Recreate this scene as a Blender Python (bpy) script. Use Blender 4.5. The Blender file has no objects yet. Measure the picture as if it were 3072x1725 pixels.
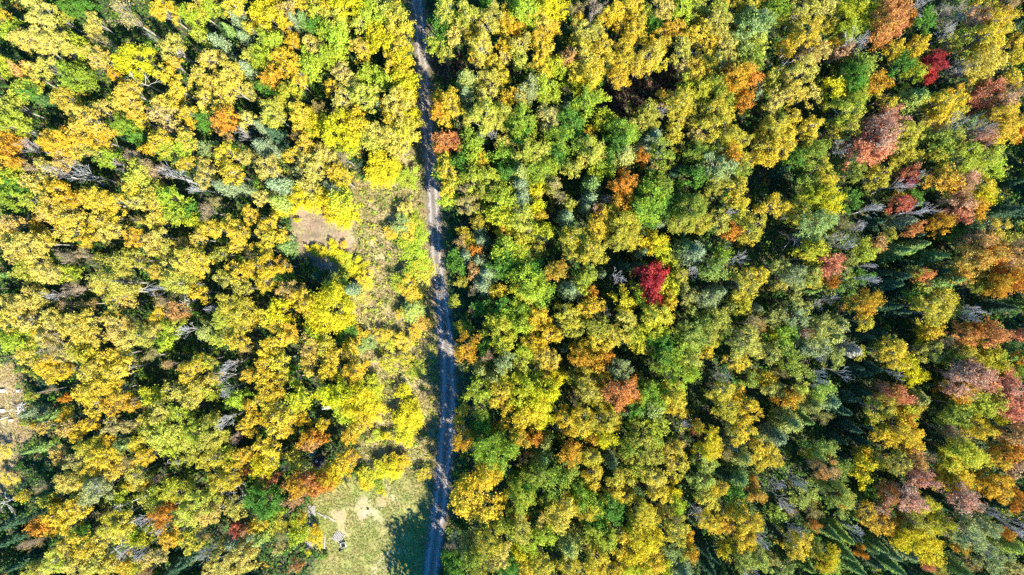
import bpy, math, random
import numpy as np
from mathutils import Vector

rnd = random.Random(11)
RNG = np.random.default_rng(11)
SC = bpy.context.scene
COL = SC.collection

# ---------------------------------------------------------------- camera, sky, sun, exposure
CAM_H = 130.0                     # a drone looking straight down
cam_d = bpy.data.cameras.new('drone_camera')
cam = bpy.data.objects.new('drone_camera', cam_d)
COL.objects.link(cam)
cam.location = (0, 0, CAM_H)
cam.rotation_euler = (0, 0, 0)
cam_d.sensor_width = 36.0
cam_d.lens = 18.0 * CAM_H / 100.0  # 200 m of ground across the frame
cam_d.clip_start = 1.0
cam_d.clip_end = 3000.0
SC.camera = cam

SUN_EL = math.radians(45)
SUN_DIR = Vector((0.66 * math.cos(SUN_EL), -0.75 * math.cos(SUN_EL), math.sin(SUN_EL))).normalized()
world = bpy.data.worlds.new('World')
SC.world = world
world.use_nodes = True
wn = world.node_tree.nodes
sky = wn.new('ShaderNodeTexSky')
sky.sky_type = 'NISHITA'
sky.sun_disc = False
sky.sun_elevation = SUN_EL
sky.sun_rotation = math.atan2(SUN_DIR.x, SUN_DIR.y)
sky.air_density = 1.0
sky.dust_density = 0.0
sky.ozone_density = 6.0
sky_hue = wn.new('ShaderNodeHueSaturation')          # a deep clear autumn blue all round
sky_hue.inputs['Saturation'].default_value = 1.45
world.node_tree.links.new(sky.outputs[0], sky_hue.inputs['Color'])
world.node_tree.links.new(sky_hue.outputs[0], wn['Background'].inputs['Color'])
wn['Background'].inputs['Strength'].default_value = 0.135
sun_d = bpy.data.lights.new('sun', 'SUN')
sun_d.energy = 5.0
sun_d.angle = math.radians(0.5)
sun_d.color = (1.0, 0.935, 0.77)
sun = bpy.data.objects.new('sun', sun_d)
COL.objects.link(sun)
sun.rotation_euler = SUN_DIR.to_track_quat('Z', 'Y').to_euler()
SC.view_settings.view_transform = 'Standard'
SC.view_settings.look = 'None'
SC.view_settings.gamma = 1.0
SC.view_settings.use_curve_mapping = False
SC.view_settings.exposure = 1.3
SC.render.engine = 'CYCLES'
SC.cycles.max_bounces = 5
SC.cycles.diffuse_bounces = 2
SC.cycles.transmission_bounces = 3
SC.cycles.use_denoising = False

# ---------------------------------------------------------------- the trees, as surveyed
# four numbers/letters each: place east, place south, crown radius, colours (first letter also says the kind)
# Y lemon  y yellow  g golden  p straw  l lime  G green  o olive  O orange  R salmon red  C crimson
# t tan, thinning  k pinkish, thinning  b leafless grey  f grey-green cedar  s dark spruce  n green spruce
SURVEY = {
(0, 0): """20 130 70 yg;300 130 130 p;180 300 115 p;330 290 140 p;480 330 110 p;460 150 70 o;270 60 90 p;90 230 70 l;30 500 60 l;155 525 50 Rp;
320 500 90 po;230 570 80 yp;570 590 120 lG;700 150 70 p;690 220 60 p;750 290 70 to;740 430 100 p;610 370 60 l;590 300 40 l;960 110 140 tp;1240 80 105 gy;
1170 280 45 b;1030 440 130 Y;870 570 70 g;1290 350 115 po;1300 480 80 g;1230 560 70 y;1480 60 90 yo;1420 100 70 l;1480 150 70 l;1590 30 70 l;
1770 40 100 y;1800 150 80 f;1880 200 50 y;1740 230 60 n;1860 300 70 f;1660 330 80 f;1520 270 80 ol;1590 440 110 p;1500 560 90 py;1730 560 110 py;
1640 650 110 py;1540 740 90 yp;1760 660 100 py;1680 780 100 yp;1880 410 80 pl;1880 530 70 f;1880 690 70 p;1330 660 90 y;1330 760 60 y;950 740 110 pg;
960 680 95 pg;1000 840 90 pg;880 800 60 p;1050 900 70 y;1230 780 90 py;1230 870 100 pt;1400 840 80 y;1250 950 70 t;1430 930 50 g;150 680 100 ol;
80 800 95 o;200 690 75 G;320 750 90 sG;110 940 110 ol;60 960 80 o;500 740 105 pg;540 840 80 p;660 900 140 pg;720 820 90 p;600 1000 130 pg;740 1040 110 g;
430 1060 130 g;560 1120 100 gp;370 1100 80 g;460 1200 90 gt;90 1070 80 Og;50 1150 90 Og;130 1080 45 O;80 1235 90 gO;70 1360 95 l;140 1420 80 G;
230 1120 75 b;240 1260 90 t;350 1280 90 p;600 1300 125 bt;430 1290 75 bt;270 1390 100 p;420 1420 100 g;750 1150 95 o;830 1200 60 Gl;1000 1160 75 kt;
920 1250 60 b;1010 1220 40 y;1050 1310 90 lp;1130 1240 90 t;1300 1330 115 b;1170 1300 85 t;1200 1060 100 y;1250 1130 70 l;1110 1120 60 g;1390 1040 90 py;
1400 1120 80 l;940 960 75 lG;1020 1020 60 G;1390 1230 70 y;1540 1240 70 p;1540 1340 80 p;1690 920 85 O;1720 860 70 Og;1700 1010 75 tO;1540 910 65 G;
1850 1020 65 b;1850 900 80 p;1700 1150 90 y;1730 1290 100 y;1790 1330 60 y;1680 1230 50 y;1560 1120 55 lf;1490 1420 70 b;1690 1410 75 f;1000 1400 90 y;
1150 1420 80 pl;1820 1420 60 f;1860 1180 80 p;80 1300 60 g;520 60 60 G;640 60 60 G""",
(768, 0): """60 60 100 Y;130 140 90 Yy;30 170 60 y;230 60 90 gt;220 180 50 g;340 60 80 y;450 50 90 yl;550 65 70 g;660 50 90 Y;770 40 80 Y;300 170 60 f;
380 170 80 fG;450 190 60 G;110 310 90 l;50 400 60 l;270 310 75 g;430 340 90 p;600 150 90 lp;600 280 90 l;530 230 70 l;800 160 80 pl;870 110 80 l;950 90 90 lp;
1040 50 60 y;1060 150 90 Yp;1040 220 50 g;1110 240 70 Yp;900 220 70 Y;960 300 80 Y;890 330 60 Y;780 340 85 gp;800 430 60 y;1080 340 80 py;220 440 95 g;
255 520 75 g;60 470 70 l;120 580 70 Og;400 520 90 l;410 450 60 l;540 430 70 l;620 430 60 l;640 520 75 pt;560 650 75 g;690 600 80 p;850 560 70 l;1020 480 80 y;
1090 430 80 Y;1110 540 80 Yy;1050 600 60 y;1150 610 75 Y;1170 690 75 Yy;960 600 60 l;1090 710 90 yp;1180 790 65 Yp;330 610 70 y;240 730 90 ly;340 700 60 n;
70 660 60 G;110 850 120 pl;330 860 110 y;480 830 80 ty;650 760 90 p;800 720 110 pl;880 690 80 pl;940 800 50 f;1060 780 100 p;990 800 60 g;720 870 90 g;
590 850 60 ty;460 930 90 Y;600 960 110 Y;760 930 90 Yg;900 980 90 p;1010 900 80 y;1090 870 90 yp;1160 880 70 Y;1150 980 90 Yp;400 970 60 l;540 1040 60 l;
700 1050 80 Y;870 1060 80 lp;1000 1040 100 yp;1080 1000 90 p;1080 1110 85 yp;60 960 80 f;160 1020 95 s;60 1110 95 f;200 1090 60 s;360 1090 90 y;310 1010 60 tg;
470 1110 80 p;240 1170 60 y;90 1270 110 p;420 1200 100 p;530 1180 80 p;440 1290 110 p;330 1270 60 pf;600 1290 80 y;670 1190 60 t;660 1350 80 y;700 1120 60 l;
960 1260 110 Y;910 1320 80 Y;1000 1350 70 y;1150 1340 70 l;160 1400 90 f;400 1420 90 p;560 1400 60 f;1430 70 115 pl;1590 110 100 pl;1480 160 60 l;1760 140 120 po;
1500 260 90 p;1590 240 70 y;1700 330 110 yp;1690 260 70 g;1640 400 60 y;1880 140 80 g;1870 240 70 y;1890 350 80 g;1880 430 60 p;1780 440 70 y;1350 350 60 lo;
1420 400 60 o;1400 230 60 G;1590 620 100 fo;1590 720 60 f;1760 620 105 op;1730 720 80 p;1460 740 95 gy;1370 740 60 g;1420 890 70 y;1500 820 75 y;1370 830 55 Og;
1700 880 140 pl;1830 880 100 lp;1890 930 80 p;1860 560 70 y;1890 740 85 g;1870 830 60 y;1430 1070 80 OR;1375 1110 50 y;1480 1060 50 R;1620 1060 80 Gl;1700 1030 60 f;
1780 1020 60 b;1870 1070 80 p;1650 1160 80 l;1870 1180 90 Gl;1690 1220 80 g;1440 1290 90 y;1310 1310 45 l;1560 1230 80 G;1640 1340 90 lo;1760 1360 100 ol;
1880 1300 80 G;1420 1190 60 yl;1480 1370 60 o;1440 1430 60 y;1590 1420 70 t;1720 1440 80 o;1900 30 70 y;1760 40 60 G;1370 140 45 G""",
(1536, 0): """100 60 125 l;230 50 100 Y;340 70 80 Y;40 110 80 l;30 200 70 g;220 150 110 pg;230 260 100 g;60 330 90 op;60 440 80 pl;230 350 80 y;230 430 100 y;
330 220 50 g;310 490 80 Yl;370 560 70 l;230 540 80 y;490 60 80 tp;620 60 90 tk;600 120 40 b;500 150 60 g;560 250 115 op;480 330 80 oy;640 220 80 po;760 90 110 g;
850 60 80 y;820 180 90 g;930 30 80 gy;930 210 90 gy;960 280 70 y;870 90 60 g;680 370 100 y;560 380 90 oy;850 360 100 y;440 440 60 Ot;550 450 100 yp;700 460 100 y;
480 560 90 y;600 570 110 y;560 650 80 Y;480 640 60 Yl;810 560 100 g;830 620 60 g;850 460 100 y;960 500 90 y;1050 400 100 yp;1060 330 70 g;1100 470 80 y;
1000 60 70 o;990 110 60 o;1150 60 90 p;1070 180 50 G;1290 60 90 l;1370 60 80 lp;1240 210 80 gO;1150 230 70 gO;1160 310 70 y;1280 370 90 po;1370 310 50 po;
1400 240 90 y;1430 170 60 g;1500 300 80 yg;1480 210 70 y;1560 180 110 op;1610 290 90 p;1580 90 95 o;1530 60 60 p;1380 470 80 gp;1480 430 90 y;1380 560 80 y;
1460 510 80 y;1300 500 80 pt;1590 450 85 p;1660 420 80 po;1800 230 125 lf;1760 130 85 fo;1850 150 70 f;1830 320 90 lp;1800 440 95 Go;1700 20 70 y;1590 10 70 y;
1830 20 70 y;1700 580 110 Og;1790 590 80 O;1700 700 80 gO;1760 760 60 O;1620 560 60 O;140 660 110 pf;70 720 80 p;230 650 90 l;290 740 80 l;420 680 45 k;
410 760 65 s;560 770 95 lG;640 740 60 l;1010 860 95 o;1180 740 95 gO;1270 780 110 yo;1310 870 90 y;1240 950 80 yo;1040 900 100 o;1110 850 70 bk;960 920 80 po;
1230 1040 80 oy;1440 770 60 k;1400 920 45 k;1560 720 110 lo;1420 680 80 ly;1330 650 60 l;1540 820 110 oy;1620 880 80 oy;1500 980 110 oy;1640 1000 110 yo;
1650 1120 100 yg;1400 1020 70 yt;1650 1190 60 O;1760 1050 70 yo;1830 720 55 f;1880 1000 80 y;1890 1100 90 yo;1870 1180 70 g;90 900 120 lG;60 1000 90 G;
290 900 110 ot;430 960 105 G;400 1050 115 Gl;130 1130 125 lp;240 1080 60 o;590 1140 115 lp;560 1210 60 p;660 950 50 y;590 980 40 g;700 890 70 Yl;830 1000 110 Gl;
790 1100 100 G;1060 1040 85 f;1000 1080 70 f;830 1180 125 fo;980 1190 45 O;1140 1150 115 oG;700 1270 75 l;640 1300 60 l;330 1180 80 G;320 1250 60 l;200 1290 100 lG;
450 1270 80 lp;60 1310 105 fo;60 1400 90 f;200 1410 60 Y;320 1400 70 ot;840 1400 90 O;820 1310 30 O;600 1390 85 fG;1130 1390 100 oG;1060 1370 80 lG;
1400 1130 105 Go;1370 1330 80 G;1560 1250 125 of;1690 1300 105 oG;1730 1200 90 oy;1700 1390 90 oy;1540 1380 100 o;1250 1280 60 s""",
(2304, 0): """90 60 105 lG;30 150 70 y;110 150 70 o;280 60 115 po;450 50 90 p;440 180 80 oy;620 110 110 lY;750 90 110 lY;600 220 80 l;690 210 75 l;920 60 100 RO;
900 160 115 RO;870 250 70 OR;970 190 60 R;1110 40 100 b;1180 160 80 G;1060 130 45 O;1380 70 105 k;1330 140 70 k;1470 130 75 bk;1570 130 70 Ok;280 270 135 yg;
200 200 70 o;120 350 60 g;350 370 100 yt;480 330 70 g;260 400 75 tb;270 530 120 po;60 560 80 o;30 640 60 o;660 330 120 bk;560 390 60 Ok;1130 340 90 g;950 370 80 gy;
1090 430 80 g;1230 500 75 C;1250 450 50 C;1205 580 40 C;1360 260 75 bf;1490 260 95 ol;1400 330 80 o;1730 170 125 yg;1680 270 125 y;1790 120 90 yO;1650 370 100 y;
1690 60 70 y;1550 60 50 y;1830 40 85 kO;1600 480 125 yp;1500 520 80 ob;1740 460 90 yp;1590 580 90 o;1420 520 70 b;700 500 95 Go;630 600 100 G;900 540 85 s;
1100 560 70 l;1010 480 80 G;820 620 80 Og;820 680 60 yo;1080 760 110 fl;200 690 105 gp;340 700 80 p;490 680 90 Y;60 760 80 p;670 740 100 lo;860 740 55 t;
920 780 60 yo;1330 770 125 gy;1290 850 115 y;1400 860 100 yo;1440 720 80 g;1220 790 60 y;1560 730 50 R;1680 660 70 R;1560 790 45 R;1850 590 80 y;1850 680 90 kO;
1770 760 80 Ok;1880 420 70 y;1890 300 60 y;1800 900 145 y;1760 980 110 y;1830 830 80 y;1890 1000 60 O;580 840 120 ol;620 930 110 o;500 990 80 oy;330 940 90 y;
300 1010 90 y;60 950 110 yo;130 1040 110 y;70 1120 110 yg;30 1200 60 y;190 900 80 y;890 880 60 R;860 980 105 Rk;930 930 60 Rk;760 1050 80 R;840 1070 90 Rk;
690 1150 90 R;820 1130 85 R;600 1080 55 k;540 1130 85 b;1040 990 110 yo;1110 1000 80 o;1000 1080 90 o;1090 1160 80 yo;1000 1200 80 oy;1290 960 70 ty;
1200 950 75 kR;1400 940 95 b;1600 950 100 b;1280 1080 95 Go;1430 1050 90 o;1620 1040 75 Rk;1300 1140 90 yo;1480 1200 140 ol;1620 1180 125 ol;1690 1260 80 l;
330 1160 105 Go;200 1200 80 G;100 1280 80 s;430 1260 80 yo;440 1370 100 y;300 1370 90 oG;560 1230 75 fG;660 1300 100 oG;850 1330 100 yo;1070 1290 50 R;
1130 1330 60 b;1060 1370 40 C;1000 1400 75 b;1320 1370 95 Oy;1480 1340 75 Rk;1460 1420 70 Ok;1640 1420 80 y;1560 1310 70 p;1830 1380 60 s;1650 800 70 s;
780 400 60 s;640 480 60 s;1870 180 60 s""",
(0, 575): """60 40 90 lG;200 60 90 ol;400 100 110 gp;480 190 120 gp;480 285 100 gp;350 170 80 gt;560 60 80 g;750 70 110 y;850 60 90 y;690 30 70 y;1040 70 90 p;
1160 60 90 py;1300 60 90 l;1170 180 100 py;1130 230 70 yp;1330 170 80 l;1440 150 60 G;1460 220 60 Yl;60 240 90 gt;150 230 50 t;260 265 58 g;40 330 70 gp;
750 220 100 py;840 190 80 y;840 300 80 p;660 370 70 gy;680 300 60 y;780 340 80 p;1000 350 80 gO;1140 400 100 p;1180 340 80 p;1240 440 80 po;1550 140 95 t;
1640 90 70 to;1600 280 90 y;1490 350 80 yp;1370 390 60 tg;1790 300 120 y;1810 400 80 y;1880 170 70 y;1740 250 70 y;200 410 130 p;320 380 90 py;90 440 90 p;
280 530 120 p;350 620 110 p;200 600 80 lp;90 630 65 n;520 480 95 t;600 470 60 t;540 620 70 l;400 520 50 G;880 560 135 op;790 530 80 o;970 500 90 o;860 680 145 po;
770 720 80 gp;950 740 90 po;850 820 90 po;960 830 60 p;1400 520 130 py;1500 500 90 y;1380 430 70 gp;1180 610 80 pg;1290 600 90 p;1340 690 110 pl;1480 590 80 y;
1490 760 80 gy;1440 690 60 y;1180 740 90 b;1230 850 100 tO;1190 920 70 g;1340 900 70 Ot;1800 600 100 gy;1690 660 80 po;1870 590 70 y;1830 730 90 po;1650 470 85 o;
1880 470 55 t;1730 850 110 yo;1820 900 110 yo;1740 930 80 o;1620 880 60 bt;1690 960 105 o;1580 1050 105 fo;1660 1110 90 ol;1790 1020 90 yo;1770 1130 90 y;
1880 980 60 y;1870 1190 60 ty;1410 1040 70 b;80 840 110 p;180 830 110 p;290 800 80 p;80 960 120 yp;200 980 100 p;380 950 80 p;560 740 95 tk;640 850 75 tg;
500 860 60 t;380 790 70 b;560 1020 125 py;430 990 80 p;650 980 80 p;700 1090 90 py;380 1080 105 pt;580 1120 80 py;300 1080 80 y;900 1030 120 p;830 940 70 y;
950 1120 100 p;1080 1080 105 op;1150 1040 70 p;1290 1010 70 lo;1250 1120 60 l;130 1130 90 l;60 1100 60 l;180 1220 95 yp;430 1180 105 tp;540 1230 90 ot;640 1230 90 ly;
720 1280 90 py;330 1300 90 g;390 1370 90 g;480 1340 80 yg;660 1360 90 yp;860 1240 90 gy;900 1340 100 y;820 1400 90 y;1130 1250 85 to;1290 1300 75 tO;1500 1240 40 y;
1440 1340 105 y;1540 1280 80 yl;1440 1420 80 y;1730 1290 80 b;1880 1390 70 y;1700 1400 75 bt;1600 1410 70 p;700 520 55 t;1060 220 60 to""",
(768, 575): """60 40 80 p;180 80 80 fl;190 125 60 Y;350 50 100 Y;430 90 70 y;480 50 60 Y;650 60 100 lY;620 140 100 Yg;680 180 80 Y;100 240 80 gy;60 320 70 yp;
130 340 70 y;190 330 60 y;60 430 70 y;220 410 85 fG;430 430 38 Y;500 460 36 Y;580 410 36 Y;660 400 30 g;310 215 17 Y;1120 130 60 p;1100 250 70 lf;1030 300 70 gy;
1150 290 70 y;1190 210 60 l;1140 390 60 l;1240 340 60 l;60 570 125 g;70 680 105 gy;200 560 70 gO;210 640 60 G;250 740 105 gt;300 790 70 gy;690 520 65 Yl;770 580 60 Y;
660 570 50 y;620 480 45 Y;640 690 75 lo;720 740 60 f;1220 500 85 l;1260 590 75 ly;1170 610 60 l;1170 730 85 yg;1250 700 60 p;1180 800 60 y;1080 690 60 l;
820 680 70 y;790 760 70 p;1180 900 95 fl;1090 920 40 g;560 880 185 Y;370 840 110 gy;480 1000 90 Y;160 900 100 Y;60 950 80 y;130 1010 70 y;250 1060 90 gO;
200 1120 90 y;90 1180 110 yg;170 1280 100 y;60 1290 90 yg;60 1400 90 y;200 1400 70 y;690 1070 60 G;760 1070 50 g;720 1170 80 g;830 1150 55 lf;800 1090 55 gy;
400 1170 90 gt;520 1160 90 yo;570 1250 90 y;400 1290 100 gp;540 1360 90 gy;740 1350 100 g;270 1370 50 G;440 1080 60 l;1000 1150 65 yl;1110 1140 70 y;960 1080 60 y;
1200 1060 60 gy;1260 980 55 Op;1130 1260 70 yo;1000 1290 70 yo;1200 1340 60 lo;1440 60 60 l;1600 100 95 ot;1740 140 70 lo;1850 60 90 l;1680 230 70 go;1560 300 50 y;
1540 370 75 tO;1610 370 70 go;1690 290 60 f;1700 370 75 f;1590 480 80 f;1660 440 40 O;1680 520 80 f;1740 620 100 f;1720 700 90 f;1640 600 50 Ot;1640 750 65 t;
1820 740 60 gy;1860 790 40 g;1840 560 85 G;1900 520 80 G;1850 200 90 Yl;1860 310 70 g;1880 430 90 l;1550 680 50 o;1490 830 55 o;1620 890 45 kR;1540 1010 50 y;
1590 1050 50 yo;1590 1180 85 Og;1840 1060 125 ly;1870 970 80 l;1850 1160 80 yl;1700 1330 80 fo;1760 1240 70 t;1870 1290 90 of;1800 1390 90 fo;1890 1400 80 yl;
1870 870 80 G;440 640 60 s;520 690 60 s;1500 500 60 G;1530 570 55 G;1700 870 60 G;1720 1180 50 G""",
(1536, 575): """60 60 100 f;60 200 100 lp;200 20 50 y;180 110 60 Y;220 180 50 y;120 280 55 k;60 370 80 ly;60 470 80 l;200 430 70 yo;240 290 60 Yl;370 60 90 to;
430 90 60 o;590 60 85 f;560 120 60 f;730 70 75 k;830 60 80 Og;840 110 50 O;410 190 75 f;640 130 40 Ok;1040 90 135 Gl;1020 160 105 G;930 60 80 G;1130 110 80 G;
1120 230 60 f;1350 130 145 oG;1280 220 110 o;1420 240 100 oy;1240 90 80 oG;1580 220 95 po;1640 160 60 bp;1700 60 90 y;1700 130 70 ly;1650 300 60 O;1790 360 50 y;
1820 280 105 yo;1890 140 60 t;660 230 110 yg;730 180 80 yo;640 300 80 y;840 270 145 oy;880 200 90 ly;870 360 105 oy;790 390 80 o;460 340 110 oy;600 430 110 yo;
520 480 80 yo;650 480 70 yo;430 430 70 o;1000 390 60 Yg;1080 370 80 Y;1120 440 70 Yl;1170 510 60 lY;1290 420 95 fG;1370 460 105 f;1450 410 80 n;980 450 55 f;
1520 570 90 lG;1570 480 70 Gl;1720 510 80 b;1380 610 70 bk;1280 640 70 op;1020 610 62 C;1100 605 62 C;1055 690 70 C;1050 765 55 C;1090 825 38 C;1180 700 85 Yl;
1200 790 70 y;960 740 70 yl;840 820 80 Yy;950 800 60 l;1090 920 120 yl;1200 850 60 yg;1150 950 70 y;780 640 75 bf;680 620 40 f;330 600 75 Oo;350 570 40 g;
560 640 90 oG;440 740 95 f;540 700 80 ol;600 760 45 O;610 850 80 yg;540 900 80 yg;130 690 125 l;80 740 80 ly;130 600 90 G;220 780 90 Gl;150 790 60 lp;60 900 80 Gl;
60 1010 80 l;200 930 90 gy;190 1000 80 g;260 1000 70 gy;300 1080 80 g;150 1140 80 g;230 1150 70 gy;260 1260 100 gp;180 1210 60 g;420 940 110 oy;420 1020 80 o;
340 1000 40 f;500 1030 75 o;710 910 45 b;860 970 115 op;640 1040 115 o;780 1080 110 yo;900 1060 80 lo;1000 980 60 f;480 1180 60 g;540 1170 70 gy;620 1200 90 gY;
700 1250 60 O;640 1290 60 Og;520 1260 70 Og;390 1180 65 s;660 1140 90 y;1050 1050 100 Yl;960 1140 60 Yo;1330 780 80 op;1350 900 60 o;1490 800 110 of;1560 750 60 f;
1560 960 100 ly;1500 1040 110 ly;1420 1040 90 lG;1330 1090 100 lo;1520 1110 80 yl;1470 1200 60 gy;1230 1210 125 lG;1300 1170 90 l;1150 1180 100 G;1180 1310 110 lG;
1330 1290 100 ly;1280 1390 100 l;1090 1100 85 G;1740 720 110 yo;1800 650 80 oy;1870 620 80 y;1740 850 80 Yo;1670 870 60 o;1830 880 50 f;1800 1000 100 tp;
1880 990 70 tO;1720 1060 60 to;1750 1150 125 oy;1720 1290 90 y;1850 1180 90 oy;1600 1390 90 b;1790 1420 60 l;1890 1400 60 g;280 1340 70 gp;330 1420 60 Y;
60 1290 70 lp;100 1200 70 l;820 1340 105 of;650 1380 90 gy;560 1400 100 yo;870 1430 50 O;450 1400 60 o;150 1410 80 l;940 560 60 s;1260 330 60 s;850 560 60 s""",
(2304, 575): """60 110 120 gy;255 155 105 yo;330 40 100 Yl;440 60 115 Y;430 150 70 Y;350 250 120 lf;440 220 70 fl;620 60 80 G;770 130 75 bf;1010 85 75 RC;980 40 50 y;
1150 140 125 b;1250 150 60 bk;1090 40 60 G;1090 280 50 OR;1020 230 70 f;1300 240 70 Og;1450 100 90 Ok;1560 130 70 Og;1420 180 60 R;1460 40 75 kO;1600 40 70 Y;
1680 50 50 Y;1750 150 90 s;1850 160 90 s;1870 220 70 n;1490 280 95 fG;1560 240 80 f;1420 320 70 G;1720 280 100 py;1820 340 60 o;1600 370 85 Ot;1540 360 65 Ok;
600 230 85 to;690 280 65 bt;650 340 45 b;580 410 80 b;500 330 70 bf;340 450 100 Yo;300 500 70 y;400 470 60 y;470 540 85 R;510 510 50 R;420 580 50 R;740 460 90 ol;
700 420 75 lo;640 510 70 ol;830 390 50 Ot;920 330 60 o;960 450 95 n;1100 400 90 n;1000 460 70 nl;1230 490 95 n;1330 660 100 n;1250 600 70 s;1130 610 70 o;
1170 630 50 OR;1180 690 45 kO;1130 760 80 ol;1560 500 130 Op;1680 470 80 O;1480 540 80 yo;1590 600 75 gO;1860 480 100 Ot;1870 560 80 tO;1770 650 100 Og;
1860 680 90 O;1720 720 70 Og;1590 700 75 oG;1880 380 60 t;190 640 105 of;90 560 70 o;330 630 90 ol;360 670 60 yo;480 680 40 O;600 650 85 ol;700 640 60 G;
110 700 70 og;240 700 80 o;340 740 50 n;740 560 50 b;740 660 75 b;850 620 50 s;450 820 68 b;380 860 50 b;760 820 80 Og;720 870 80 Oy;640 860 65 o;740 980 80 oy;
1200 860 110 oy;1330 820 110 yo;1280 920 110 oy;1390 900 70 o;1500 940 70 bk;1560 880 75 bk;1230 1060 80 yg;1180 1080 50 Y;1270 1030 60 g;1320 1140 75 kt;
1260 1200 80 po;1160 1220 70 op;1460 1080 80 RO;1660 1080 95 OR;1590 1050 60 O;1570 1010 40 y;1910 1080 50 R;60 960 90 o;200 960 105 of;230 860 90 o;420 1000 90 o;
520 1000 85 fo;470 1090 85 fo;360 1080 90 o;560 1040 60 b;100 1100 95 Gl;30 1110 50 Y;160 1060 70 G;260 1060 40 Ok;60 1210 90 o;220 1180 80 f;360 1180 95 of;
380 1240 60 b;150 1250 90 Go;520 1250 85 o;620 1190 75 fb;690 1210 60 o;950 1220 115 y;1010 1270 80 Y;870 1200 60 yo;1050 1310 60 y;1100 1380 70 Y;960 1140 50 o;
830 1170 60 n;940 1360 65 bk;560 1370 60 bf;400 1390 85 bf;1500 1240 105 oy;1620 1230 90 ly;1690 1290 90 Yo;1600 1300 70 yo;1400 1260 85 oG;1820 1230 90 Gn;
1500 1400 125 Rk;1620 1410 100 R;1760 1410 80 R;1440 1370 60 k;1890 1250 50 O;1880 1340 70 Go;100 1370 70 to;210 1350 60 lo;20 1410 60 y;960 640 80 s;900 700 80 s;
1000 760 80 s;900 860 70 s;980 900 70 s;1060 550 60 s;720 1090 60 s;850 1080 60 s;1720 870 80 s;1830 850 70 sG;1700 1180 70 s;1850 1120 60 s;1640 620 60 s;
700 1360 70 s;770 1330 70 s;640 1320 60 s;1080 330 70 s;800 230 60 s""",
(0, 1150): """740 30 110 y;620 60 90 y;700 150 110 y;860 60 80 y;860 150 100 gO;980 160 70 gO;500 110 30 O;1150 100 80 Yl;1330 60 100 op;1500 50 100 py;1440 120 90 op;
1700 50 70 b;1590 60 60 lo;1800 110 80 l;250 220 55 f;390 240 60 n;500 210 50 go;460 270 50 g;370 60 40 t;220 90 50 o;500 340 80 gt;650 320 80 g;560 390 60 g;
840 330 80 ot;960 330 75 ot;310 340 55 gt;820 430 70 g;250 320 30 g;1100 260 60 yo;1200 230 90 op;1350 230 100 ol;1260 360 125 lp;1180 400 100 lp;1280 460 90 lo;
1470 380 105 ol;1600 370 105 lp;1600 450 90 p;1450 440 90 lp;1700 260 80 bt;1880 180 80 g;1870 300 80 gy;1890 370 50 y;1780 400 60 k;1860 540 90 g;1750 530 60 l;
1620 560 110 yo;1560 600 80 yo;1740 700 110 y;1690 650 90 yo;1640 740 80 oy;1840 660 35 CR;1900 660 30 R;280 490 65 n;420 520 60 gt;450 580 60 gt;30 520 70 yp;
60 720 70 yp;690 510 110 yo;700 600 105 y;820 560 110 gy;860 660 90 gp;560 600 80 ot;1030 450 80 y;930 490 60 lf;990 600 80 tg;1090 560 90 yg;1010 700 90 op;
520 740 105 p;650 700 80 o;720 820 125 pf;600 860 80 pl;750 760 70 b;170 850 50 y;300 790 60 t;410 870 60 y;330 830 45 n;340 900 65 o;900 850 60 l;1110 760 40 g;
1040 770 60 p;1190 740 60 t;980 770 50 y;1330 820 110 yl;1200 830 80 lo;1130 900 90 pl;1450 920 110 pl;1560 900 110 pl;1600 830 80 o;1560 1000 110 p;1420 1010 100 pl;
1770 950 100 po;440 990 110 gy;560 960 100 y;370 1040 70 g;400 1110 80 yg;520 1080 100 y;320 1080 60 O;240 1220 100 kO;770 980 75 to;850 1050 115 yo;900 1120 100 yp;
790 1130 90 po;950 1080 60 y;630 1130 70 G;660 1070 60 s;1110 1050 115 b;1220 1000 70 O;1280 930 40 O;1200 1110 60 b;1080 1180 70 Yo;1260 1180 95 gO;1310 1150 70 g;
1430 1200 90 yo;1540 1180 65 tO;1790 1090 45 RC;1850 1110 28 Ok;1910 1090 50 g;1780 1180 95 f;1690 1200 60 p;480 1240 100 yp;620 1220 100 yg;600 1290 80 y;720 1240 90 py;
960 1250 60 b;1040 1280 65 bt;400 1350 115 pl;560 1390 110 p;330 1400 90 po;230 1410 80 o;700 1370 100 po;840 1370 90 yp;930 1390 80 y;1100 1340 60 p;1000 1400 70 yl;
1170 1310 80 pt;1110 1410 55 tO;1530 1310 60 b;1690 1370 110 p;1840 1330 110 p;1880 1250 70 p;1620 1410 90 p;1320 1400 85 s;90 1180 70 s;60 1060 70 s;40 1380 80 sG;
180 1350 70 s;250 1000 60 s;1430 1330 70 s;1020 1150 60 l;1440 560 70 o;1330 600 60 o""",
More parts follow.
